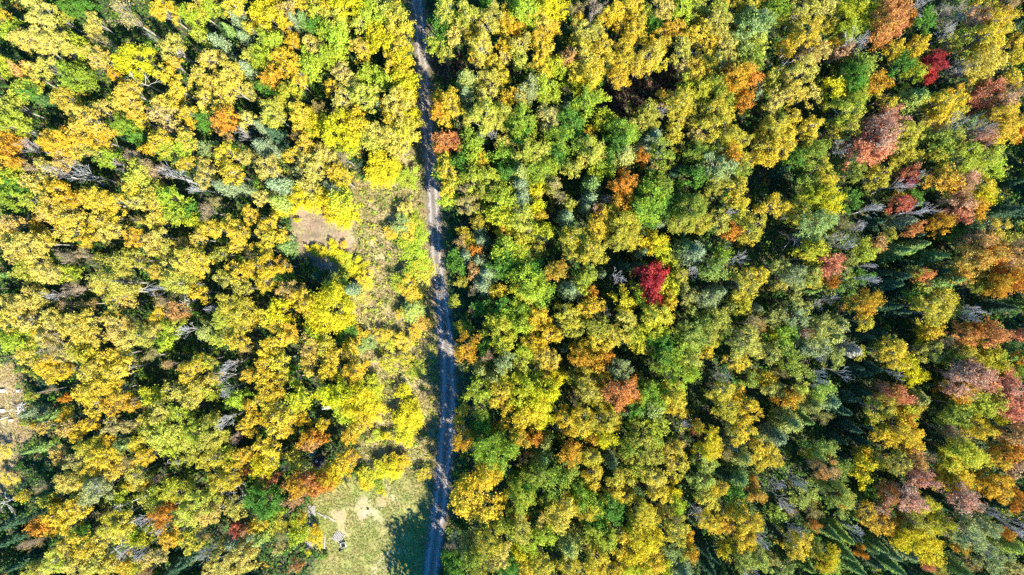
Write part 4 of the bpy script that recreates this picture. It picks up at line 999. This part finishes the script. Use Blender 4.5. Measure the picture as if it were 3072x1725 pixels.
# what each is called: its look, then where it stands from something one can find
groups = {}
for t in TREES:
    ax, ay = t['ax']
    d, k = min((math.hypot(ax - l[0], ay - l[1]), i) for i, l in enumerate(LM))
    s = int(round(math.atan2(ay - LM[k][1], ax - LM[k][0]) / (math.pi / 4))) % 8
    if t['sap']:
        size = 'low shrubby'
    else:
        q = t['r'] / 2.0
        size = 'slender' if q < .62 else 'medium' if q < 1.12 else 'broad' if q < 1.6 else 'very broad'
    mix = '' if not t['B'] or MIXED[t['B']] in KIND[t['A']][2] else f" flecked {MIXED[t['B']]}"
    if d < 1.3:
        open_place = any(w_ in LM[k][2] for w_ in ('track', 'clearing', 'field', 'hollow', 'patch', 'strip', 'gap', 'boards', 'blind', 'tarp', 'pocket', 'gully'))
        where = f"{'right beside' if open_place else 'forming part of'} {LM[k][2]}"
    else:
        where = f"{DIRS[s]} {LM[k][2]}"
    t['say'] = (f"{size} {KIND[t['A']][2]}{mix}", where)
    groups.setdefault((t['say']), []).append((d, t))
for (look, where), L_ in groups.items():
    L_.sort(key=lambda p: p[0])
    for i, (d, t) in enumerate(L_):
        t['label'] = f"{ORD[min(i, 9)]}{look} {where}"
        if len(L_) > 1 and i == 0:
            t['label'] = f"first {look} {where}"

seen_ = {}
for t in TREES:
    seen_[t['label']] = seen_.get(t['label'], 0) + 1
print('shared labels', [k for k, v in seen_.items() if v > 1][:5])
for t in TREES:
    name, cat, say, key, = KIND[t['A']]
    if t['sap']:
        name = name.replace('_tree', '_sapling')
    elif t['A'] == 'y' and t['B'] in ('g', 'o', 'l', 'O', 'k'):
        name = 'mottled_aspen_tree'
    pr, pH, trunk, crown, _ = t['proto']
    e = bpy.data.objects.new(name, None)
    e.empty_display_size = .5
    COL.objects.link(e)
    e.location = (t['x'], t['y'], float(relief(np.array([t['x']]), np.array([t['y']]))[0]) - .02)
    s = t['r'] / pr
    e.scale = (s * rnd.uniform(.93, 1.07), s * rnd.uniform(.93, 1.07), t['H'] / pH)
    e.rotation_euler = (0, 0, rnd.uniform(0, 6.283))
    e['label'] = t['label']; e['category'] = cat
    e['group'] = ('saplings on open ground' if t['sap'] else say + 's of the wood').replace('-', ' ')
    tk = bpy.data.objects.new('trunk', trunk); COL.objects.link(tk); tk.parent = e
    cr = bpy.data.objects.new('crown', crown); COL.objects.link(cr); cr.parent = e
    c = np.array(HUE[t['A']]); c2 = np.array(AS_SECOND.get(t['B'], HUE.get(t['B']))) if t['B'] else c * np.array([rnd.uniform(.85, 1.15), rnd.uniform(.85, 1.15), rnd.uniform(.9, 1.2)])
    if t['B']:
        q = .5 if t['B'] == 'f' or t['A'] == 'f' else .28
        c = c * (1 - q) + c2 * q
    if t['A'] in 'og' 'l' and 2050 < t['px'] < 2560 and t['py'] > 760 and t['A'] != 'g':   # the greyer, mossier stand
        c = c * .72 + np.array(HUE['f']) * .28 * .9
        c2 = c2 * .7 + np.array(HUE['f']) * .25
    c = c * rnd.uniform(.88, 1.08); c[1] *= rnd.uniform(.95, 1.05)
    cr.color = (*c, 1.0)
    cr['accent'] = [float(v) for v in c2]

# the wood goes on beyond the frame: one mass
hp = Heap()
r = np.random.default_rng(91)
pts = []
xs, ys, _ = scatter(4.3, 92, -112, 112, -68, 68)
for x_, y_ in zip(xs, ys):
    if (abs(x_) > 97 or abs(y_) > 56.0) and road_gap(np.array([x_]), np.array([y_]))[0] > 4 and not zone('field', np.array([x_]), np.array([y_]))[0] and not (y_ < -50 and -42 < x_ < -15.5):
        H = r.uniform(8, 12.5); rr = r.uniform(1.7, 2.7)
        base = np.array(HUE[r.choice(list('yygpoollGs'))])
        V, F = tube([(x_, y_, -.1), (x_, y_, H * .8)], [.16, .05], 5)
        hp.add(V, F, colour=(.2, .17, .14))
        n = 300
        D = unit(r.normal(size=(n, 3))); D[:, 2] = np.where(D[:, 2] < -.4, -D[:, 2], D[:, 2])
        q = np.array([x_, y_, H * .68]) + D * np.array([rr, rr, H * .34]) * r.uniform(.6, 1.05, (n, 1))
        V, F = leaf_faces(q, unit(D + r.normal(0, .5, (n, 3))), .75, .5, r)
        hp.add(V, F, colour=jitter_colours(base, n, r, .25, .08))
for px, py, H in ((1362, 1775, 15.5), (1400, 1745, 14.5), (1425, 1790, 16), (1385, 1830, 16), (1360, 1870, 16.5), (1440, 1850, 16)):
    x_, y_ = ground_at(px, py); rr = 3.0; H *= 1.2
    V, F = tube([(x_, y_, -.1), (x_, y_, H * .8)], [.2, .06], 5)
    hp.add(V, F, colour=(.2, .17, .14))
    n = 900
    D = unit(r.normal(size=(n, 3)))
    q = np.array([x_, y_, H * .64]) + D * np.array([rr, rr, H * .36]) * r.uniform(.6, 1.05, (n, 1))
    V, F = leaf_faces(q, unit(D + r.normal(0, .5, (n, 3))), .75, .5, r)
    hp.add(V, F, colour=jitter_colours(np.array(HUE['g']), n, r, .25, .08))
stuff('surrounding_wood', 'autumn wood going on beyond the frame', 'wood', hp, [M_STUFF])
# ---------------------------------------------------------------- dead snags leaning through the crowns
def flat_material(name, c, rough=.7, metal=0.0):
    return grain_material(name, tuple(v * .72 for v in c), tuple(min(v * 1.15, .9) for v in c), 3.0, rough)


M_BOARD = grain_material('weathered_board', (.26, .235, .22), (.54, .50, .455), 3, .85, .2, (6, 1, 1))
M_DARKWOOD = grain_material('dark_stained_wood', (.016, .016, .022), (.045, .042, .05), 3, .7, .2, (1, 1, 4))
M_WHITE = flat_material('white_paint', (.78, .76, .72), .55)
M_TEAL = flat_material('teal_plastic', (.012, .24, .24), .35)
M_BLUE = flat_material('slate_blue_tarp', (.10, .145, .20), .45)
M_TARP = flat_material('pale_grey_tarp', (.60, .66, .68), .5)
M_METAL = flat_material('galvanised_metal', (.50, .54, .53), .4)
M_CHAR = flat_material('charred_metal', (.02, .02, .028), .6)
M_STONE = flat_material('pale_stone', (.42, .38, .34), .9)


def thing(name, label, cat, loc, rz=0.0, group=None):
    e = bpy.data.objects.new(name, None); COL.objects.link(e)
    e.location = loc; e.rotation_euler = (0, 0, rz); e.empty_display_size = .4
    e['label'] = label; e['category'] = cat
    if group:
        e['group'] = group
    return e


def part(name, me, parent):
    o = bpy.data.objects.new(name, me); COL.objects.link(o); o.parent = parent
    return o


def box_arrays(x0, y0, z0, x1, y1, z1, bevel=.012):
    """A box with all its edges cut back a little."""
    V, F = [], []
    cx, cy, cz = (x0 + x1) / 2, (y0 + y1) / 2, (z0 + z1) / 2
    hx, hy, hz = (x1 - x0) / 2, (y1 - y0) / 2, (z1 - z0) / 2
    b_ = min(bevel, hx * .4, hy * .4, hz * .4)
    ring = lambda ax, ay: [(ax, ay - b_), (ax - b_, ay), (-ax + b_, ay), (-ax, ay - b_), (-ax, -ay + b_), (-ax + b_, -ay), (ax - b_, -ay), (ax, -ay + b_)]
    for z, s in ((-hz, b_), (-hz + b_, 0), (hz - b_, 0), (hz, b_)):
        for px, py in ring(hx - s, hy - s):
            V.append((cx + px, cy + py, cz + z))
    for i in range(3):
        for k in range(8):
            k2 = (k + 1) % 8
            F.append((i * 8 + k, i * 8 + k2, i * 8 + 8 + k2, i * 8 + 8 + k))
    for base, rev in ((0, True), (24, False)):
        for a, b2, c, d in ((0, 1, 2, 3), (0, 3, 4, 7), (7, 4, 5, 6)):
            q = (base + a, base + b2, base + c, base + d)
            F.append(q[::-1] if rev else q)
    return np.array(V), np.array(F)


def box_mesh(name, dims, m, bevel=.012):
    V, F = box_arrays(*dims, bevel)
    return mesh_from(name, V, F, [m])


SNAGS = [  # foot and tip in the photograph, tip height, what it looks like and where
    ((470, 887), (371, 868), 9.5, 'long white dead trunk leaning across straw birches beside the shaded gap'),
    ((570, 895), (548, 916), 8.5, 'short white snag leaning beside the tan half-bare birch'),
    ((330, 1432), (278, 1462), 9.0, 'forked white snag standing in the bleached birch'),
    ((500, 1567), (366, 1608), 9.5, 'longest white snag, slanting down through the bare white fans'),
    ((398, 1634), (364, 1668), 9.0, 'white snag in the straw birches below the bare white fans'),
    ((585, 1380), (515, 1391), 8.0, 'thin white snag lying nearly level among olive aspens'),
    ((712, 1460), (672, 1480), 8.0, 'white trunk slanting over the dark gap beside the sage cedar'),
    ((760, 1482), (716, 1493), 7.5, 'pale trunk slanting below the sage cedar'),
    ((28, 1500), (0, 1512), 6.0, 'pale snag lying over the dark edge of the straw field'),
    ((644, 1640), (606, 1670), 8.5, 'blue-white snag over the dark spruce by the lower edge'),
    ((436, 1493), (362, 1520), 9.0, 'pale snag leaning through lime-straw birches'),
    ((470, 260), (408, 243), 9.5, 'white dead trunk leaning through the yellow aspens above the dark hollow'),
    ((905, 1128), (870, 1145), 7.5, 'grey snag in the dark gap beside golden crowns'),
    ((2100, 136), (2075, 155), 8.0, 'dark bare limb between the golden aspens'),
    ((2340, 675), (2384, 720), 6.5, 'tan dead trunk leaning past the round olive-gold crown'),
    ((2370, 185), (2345, 200), 8.5, 'grey snag in the straw aspen under the yellow grove'),
    ((2790, 375), (2900, 350), 8.5, 'long pale snag stretched across the yellow-olive crowns'),
    ((2060, 1500), (2090, 1540), 8.0, 'white forked snag between the gold ridge and the spruces'),
]
for (a, b_, H, say) in SNAGS:
    p0 = np.array([*ground_at(*a, 0.0), 0.0]); p1 = np.array([*ground_at(*b_, H), H])
    p0 = np.array([*ground_at(a[0], a[1], 2.5), 0.0]) * .75 + np.array([p1[0], p1[1], 0]) * .25
    g = rng_of(int(a[0]) + 7)
    e = thing('dead_snag', say, 'snag', (p0[0], p0[1], -.05), 0, 'dead snags leaning through the crowns')
    q = p1 - np.array([p0[0], p0[1], 0])
    P = wobble((0, 0, -.05), q, 6, .10, g)
    V, F = tube(P, np.linspace(.17, .05, 6), 6)
    part('trunk', mesh_from('trunk', V, F, [M_GREY], smooth=True), e)
    hp = Heap()
    for k in range(9):
        i = g.integers(3, 6); base = P[i] if i < 6 else P[-1]
        base = P[i - 1] * .5 + P[i] * .5 if k % 2 else P[i]
        d = unit((unit(q[None])[0] * .7 + g.normal(0, .55, 3))[None])[0]
        tips = []
        grow(g, hp, base, d, g.uniform(1.0, 2.2), .045, 1, tips, .5)
    part('crown', hp.mesh('crown', [M_GREY]), e)

# ---------------------------------------------------------------- the clearing by the track
z0 = .0


def slatted(px, py, w, l, n, rz, say, lift=.1):
    x_, y_ = ground_at(px, py)
    zr = float(relief(np.array([x_]), np.array([y_]))[0])
    e = thing('slatted_panel', say, 'slatted panel', (x_, y_, zr + lift), rz, 'slatted wooden panels lying in the clearing')
    g = rng_of(int(px))
    bw = w / n * .66
    me = [box_mesh('board', (-bw / 2, -l / 2, .05, bw / 2, l / 2, .085), M_BOARD, .006) for _ in range(2)]
    for i in range(n):
        o = part('board', me[i % 2], e)
        o.location = (-w / 2 + (i + .5) * w / n, g.normal(0, .05), g.uniform(0, .012)); o.rotation_euler = (0, 0, g.normal(0, .018))
    bt = box_mesh('batten', (-w / 2 - .04, -.05, 0, w / 2 + .04, .05, .047), M_BOARD, .006)
    for f in (-.36, .36):
        o = part('batten', bt, e); o.location = (0, f * l, 0)


slatted(936, 1531, 1.35, 2.0, 7, .02, 'pale slatted wooden panel in the grass just below the red thicket')
slatted(927, 1638, 1.45, 1.7, 8, -.05, 'slatted wooden panel half under the yellow sapling, by the dark wood edge')
slatted(1015, 1610, 2.0, 1.9, 7, -.55, 'tilted broken slatted panel beside the pale open crate')
x_, y_ = ground_at(930, 1570)
slatted(931, 1566, .95, 1.2, 6, .05, 'narrow slatted panel beside the slate-blue tarp bundle')

for (a, b_, say) in (((950, 1536), (980, 1553), 'long pale board lying from the first slatted panel towards bare earth'), ((976, 1544), (1007, 1563), 'second long board lying in line, nearer the bare earth'),
                     ((976, 1600), (973, 1646), 'pale plank lying upright in the picture beside the yellow sapling')):
    A_, B_ = np.array(ground_at(*a)), np.array(ground_at(*b_))
    d = B_ - A_; l = float(np.hypot(*d)); c = (A_ + B_) / 2
    o = bpy.data.objects.new('loose_board', box_mesh('loose_board', (-l / 2, -.11, 0, l / 2, .11, .05), M_BOARD, .008)); COL.objects.link(o)
    o.location = (c[0], c[1], float(relief(np.array([c[0]]), np.array([c[1]]))[0]) + .12); o.rotation_euler = (0, .02, math.atan2(d[1], d[0]))
    o['label'] = say; o['category'] = 'board'; o['group'] = 'loose boards in the clearing'

# an open-topped pale crate with a dark inside
x_, y_ = ground_at(1031, 1633)
e = thing('wooden_crate', 'small pale open crate with a dark inside, alone in the mown grass', 'crate', (x_, y_, .02), .25)
for i in range(4):
    for k in range(3):
        hx = .46
        o = part('slat', box_mesh('slat', (-hx, -.012, 0, hx, .012, .15), M_WHITE, .006), e)
        a = i * math.pi / 2
        o.location = (math.sin(a) * .47, math.cos(a) * .47, .06 + k * .19); o.rotation_euler = (0, 0, -a)
for sx in (-1, 1):
    for sy in (-1, 1):
        part('post', box_mesh('post', (sx * .44 - .035, sy * .44 - .035, 0, sx * .44 + .035, sy * .44 + .035, .62), M_WHITE, .006), e)
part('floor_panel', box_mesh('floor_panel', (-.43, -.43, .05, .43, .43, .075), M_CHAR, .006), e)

# charred scrap on the worn spot below it
x_, y_ = ground_at(1025, 1649)
e = thing('charred_log', 'short charred log on the worn patch below the pale crate', 'log', (x_, y_, .1), .5)
V, F = tube([(-.55, 0, .06), (-.1, .04, .07), (.5, -.02, .06)], [.13, .14, .10], 8)
part('trunk', mesh_from('trunk', V, F, [M_CHAR], smooth=True), e)
V, F = tube([(.1, 0, .1), (.35, .3, .16), (.5, .5, .15)], [.06, .05, .03], 6)
part('branch_stub', mesh_from('branch_stub', V, F, [M_CHAR], smooth=True), e)

# a small stump on the sandy patch
x_, y_ = ground_at(1104, 1526)
e = thing('tree_stump', 'small dark stump on the pale sandy patch of the clearing', 'stump', (x_, y_, -.03), .5)
V, F = tube([(0, 0, -.05), (0, 0, .1), (.02, 0, .34)], [.26, .2, .17], 9)
part('bole', mesh_from('bole', V, F, [M_CHAR]), e)
for k in range(4):
    a = k * 1.6 + .3
    V, F = tube([(.12 * math.cos(a), .12 * math.sin(a), .1), (.45 * math.cos(a), .45 * math.sin(a), .0)], [.08, .03], 6)
    part('root', mesh_from('root', V, F, [M_CHAR], smooth=True), e)


# cloth-like heaps
def cloth(name, say, cat, px, py, sx, sy, h, rz, m, seed, lift=.15):
    x_, y_ = ground_at(px, py, lift)
    n = 26
    u, v = np.meshgrid(np.linspace(-1, 1, n), np.linspace(-1, 1, n))
    rad = np.clip(1 - (np.abs(u) ** 3 + np.abs(v) ** 3), 0, 1)
    z = h * rad ** .5 * (1 + .35 * wave(u * 3, v * 3, 1.6, seed)) + .07 * wave(u * 6, v * 6, 1.8, seed + 1) + .05
    X_ = u * sx * (1 + .1 * wave(v * 2, u, 1, seed + 2)); Y_ = v * sy * (1 + .14 * wave(u * 2, v, 1, seed + 3))
    idx = np.arange(n * n).reshape(n, n)
    F = np.stack((idx[:-1, :-1], idx[:-1, 1:], idx[1:, 1:], idx[1:, :-1]), -1).reshape(-1, 4)
    o = bpy.data.objects.new(name, mesh_from(name, np.stack((X_, Y_, z), -1).reshape(-1, 3), F, [m], smooth=True)); COL.objects.link(o)
    so = o.modifiers.new('thickness', 'SOLIDIFY'); so.thickness = .02; so.offset = -1
    o.location = (x_, y_, lift); o.rotation_euler = (0, 0, rz)
    o['label'] = say; o['category'] = cat
    return o


cloth('tarp_bundle', 'slate-blue tarp bundle at the wood edge beside the yellow sapling', 'tarp', 925, 1577, .55, 1.0, .45, .25, M_BLUE, 5)
cloth('crumpled_tarp', 'crumpled pale grey tarp thrown over brush under the lemon maples', 'tarp', 1023, 1231, 1.35, .62, .5, -.25, M_TARP, 9, 3.2)
cloth('stained_tarp', 'narrow pale tarp with a dark fold, upper of the two under the lemon maples', 'tarp', 980, 1222, 1.0, .35, .3, .1, M_METAL, 15, 3.0)

# teal drum and the dark hunting blind in the wood
x_, y_ = ground_at(947, 1352, 1.0)
e = thing('teal_drum', 'teal plastic drum lying beside the dark hunting blind', 'drum', (x_, y_, 2.2), .9)
V, F = tube([(-.62, 0, .5), (-.55, 0, .5), (-.2, 0, .5), (.2, 0, .5), (.55, 0, .5), (.62, 0, .5)], [.40, .48, .50, .50, .48, .40], 18)
part('barrel', mesh_from('barrel', V, F, [M_TEAL], smooth=True), e)
for xx in (-.22, .22):
    V, F = tube([(xx - .03, 0, .5), (xx, 0, .5), (xx + .03, 0, .5)], [.50, .525, .50], 18)
    part('hoop', mesh_from('hoop', V, F, [M_TEAL]), e)
V, F = tube([(.61, .2, .62), (.68, .2, .62)], [.05, .05], 8)
part('bung', mesh_from('bung', V, F, [M_WHITE]), e)

x_, y_ = ground_at(961, 1385, 2.6)
e = thing('hunting_blind', 'small dark box blind with flat roof on stilts among yellow maples', 'hunting blind', (x_, y_, 0), .08)
for sx in (-1, 1):
    for sy in (-1, 1):
        part('leg', box_mesh('leg', (sx * .68 - .05, sy * .78 - .05, -.1, sx * .68 + .05, sy * .78 + .05, 2.2), M_DARKWOOD), e)
part('deck', box_mesh('deck', (-.85, -.95, 2.2, .85, .95, 2.28), M_DARKWOOD), e)
for s in (-1, 1):
    part('lower_wall', box_mesh('lower_wall', (s * .78 - .02, -.86, 2.282, s * .78 + .02, .86, 3.15), M_DARKWOOD), e)
    part('lower_wall', box_mesh('lower_wall', (-.755, s * .84 - .02, 2.282, .755, s * .84 + .02, 3.15), M_DARKWOOD), e)
for sx in (-1, 1):
    for sy in (-1, 1):
        part('corner_post', box_mesh('corner_post', (sx * .72 - .04, sy * .78 - .04, 2.284, sx * .72 + .04, sy * .78 + .04, 3.7), M_DARKWOOD), e)
rf = part('roof', box_mesh('roof', (-.95, -1.05, 3.702, .95, 1.05, 3.76), M_CHAR), e)
part('roof_patch', box_mesh('roof_patch', (-.62, .15, 3.762, -.15, .62, 3.775), M_METAL, .004), rf)

# ---------------------------------------------------------------- the straw field at the edge
for k, (px, py, say) in enumerate(((2, 1172, 'white box at the very edge of the straw field, upper pair, outer one'), (13, 1172, 'white box in the straw field, upper pair, inner one'),
                                   (1, 1231, 'white box at the very edge of the straw field, lower pair, outer one'), (13, 1231, 'white box in the straw field, lower pair, inner one'))):
    x_, y_ = ground_at(px, py)
    e = thing('white_box', say, 'box', (x_, y_, float(relief(np.array([x_]), np.array([y_]))[0])), rnd.uniform(-.08, .08), 'white boxes standing in the straw field')
    part('body', box_mesh('body', (-.29, -.27, .06, .29, .27, .50), M_WHITE), e)
    part('lid', box_mesh('lid', (-.32, -.30, .503, .32, .30, .58), M_WHITE), e)
    part('skid', box_mesh('skid', (-.30, -.24, 0, .30, -.14, .058), M_BOARD), e)
    part('skid', box_mesh('skid', (-.30, .14, 0, .30, .24, .058), M_BOARD), e)
for px, py, say in ((59, 1172, 'short white post block at the shady edge of the straw field'), (36, 1260, 'white block at the end of the long metal rail')):
    x_, y_ = ground_at(px, py)
    e = thing('white_block', say, 'block', (x_, y_, 0), .1)
    part('body', box_mesh('body', (-.36, -.2, 0, .36, .2, .42), M_WHITE, .03), e)
    part('cap', box_mesh('cap', (-.39, -.23, .422, .39, .23, .47), M_METAL, .02), e)
A_, B_ = np.array(ground_at(-20, 1267)), np.array(ground_at(34, 1248))
d = B_ - A_; l = float(np.hypot(*d)); c = (A_ + B_) / 2
e = thing('metal_rail', 'long pale metal rail raised over the straw field at the edge', 'rail', (c[0], c[1], 0), math.atan2(d[1], d[0]))
part('rail', box_mesh('rail', (-l / 2, -.07, .82, l / 2, .07, .93), M_METAL), e)
part('rail', box_mesh('rail', (-l / 2, .12, .60, l / 2, .2, .68), M_CHAR), e)
for f in (-.45, 0, .45):
    part('support', box_mesh('support', (f * l - .05, -.05, -.1, f * l + .05, .05, .818), M_METAL), e)

# brush pile at its edge: crossed sticks, each one its own part
x_, y_ = ground_at(62, 1218)
e = thing('brush_pile', 'heap of crossed pale sticks at the shady edge of the straw field', 'brush pile', (x_, y_, .05), 0)
g = rng_of(777)
for k in range(34):
    a = g.uniform(0, 6.28); l = g.uniform(.7, 2.0); q = g.normal(0, .55, 2); z = g.uniform(.05, .65)
    dv = np.array([math.cos(a), math.sin(a), g.normal(0, .22)]) * l * .5
    V, F = tube([np.array([*q, z]) - dv, np.array([*q, z + .05]), np.array([*q, z]) + dv], [.06, .05, .025], 5)
    part('stick', mesh_from('stick', V, F, [M_GREY if k % 3 else M_BROWN], smooth=True), e)

print('trees', len(TREES), 'objects', len(bpy.data.objects), 'unique tris', sum(len(m.loops) - 2 * len(m.polygons) for m in bpy.data.meshes))
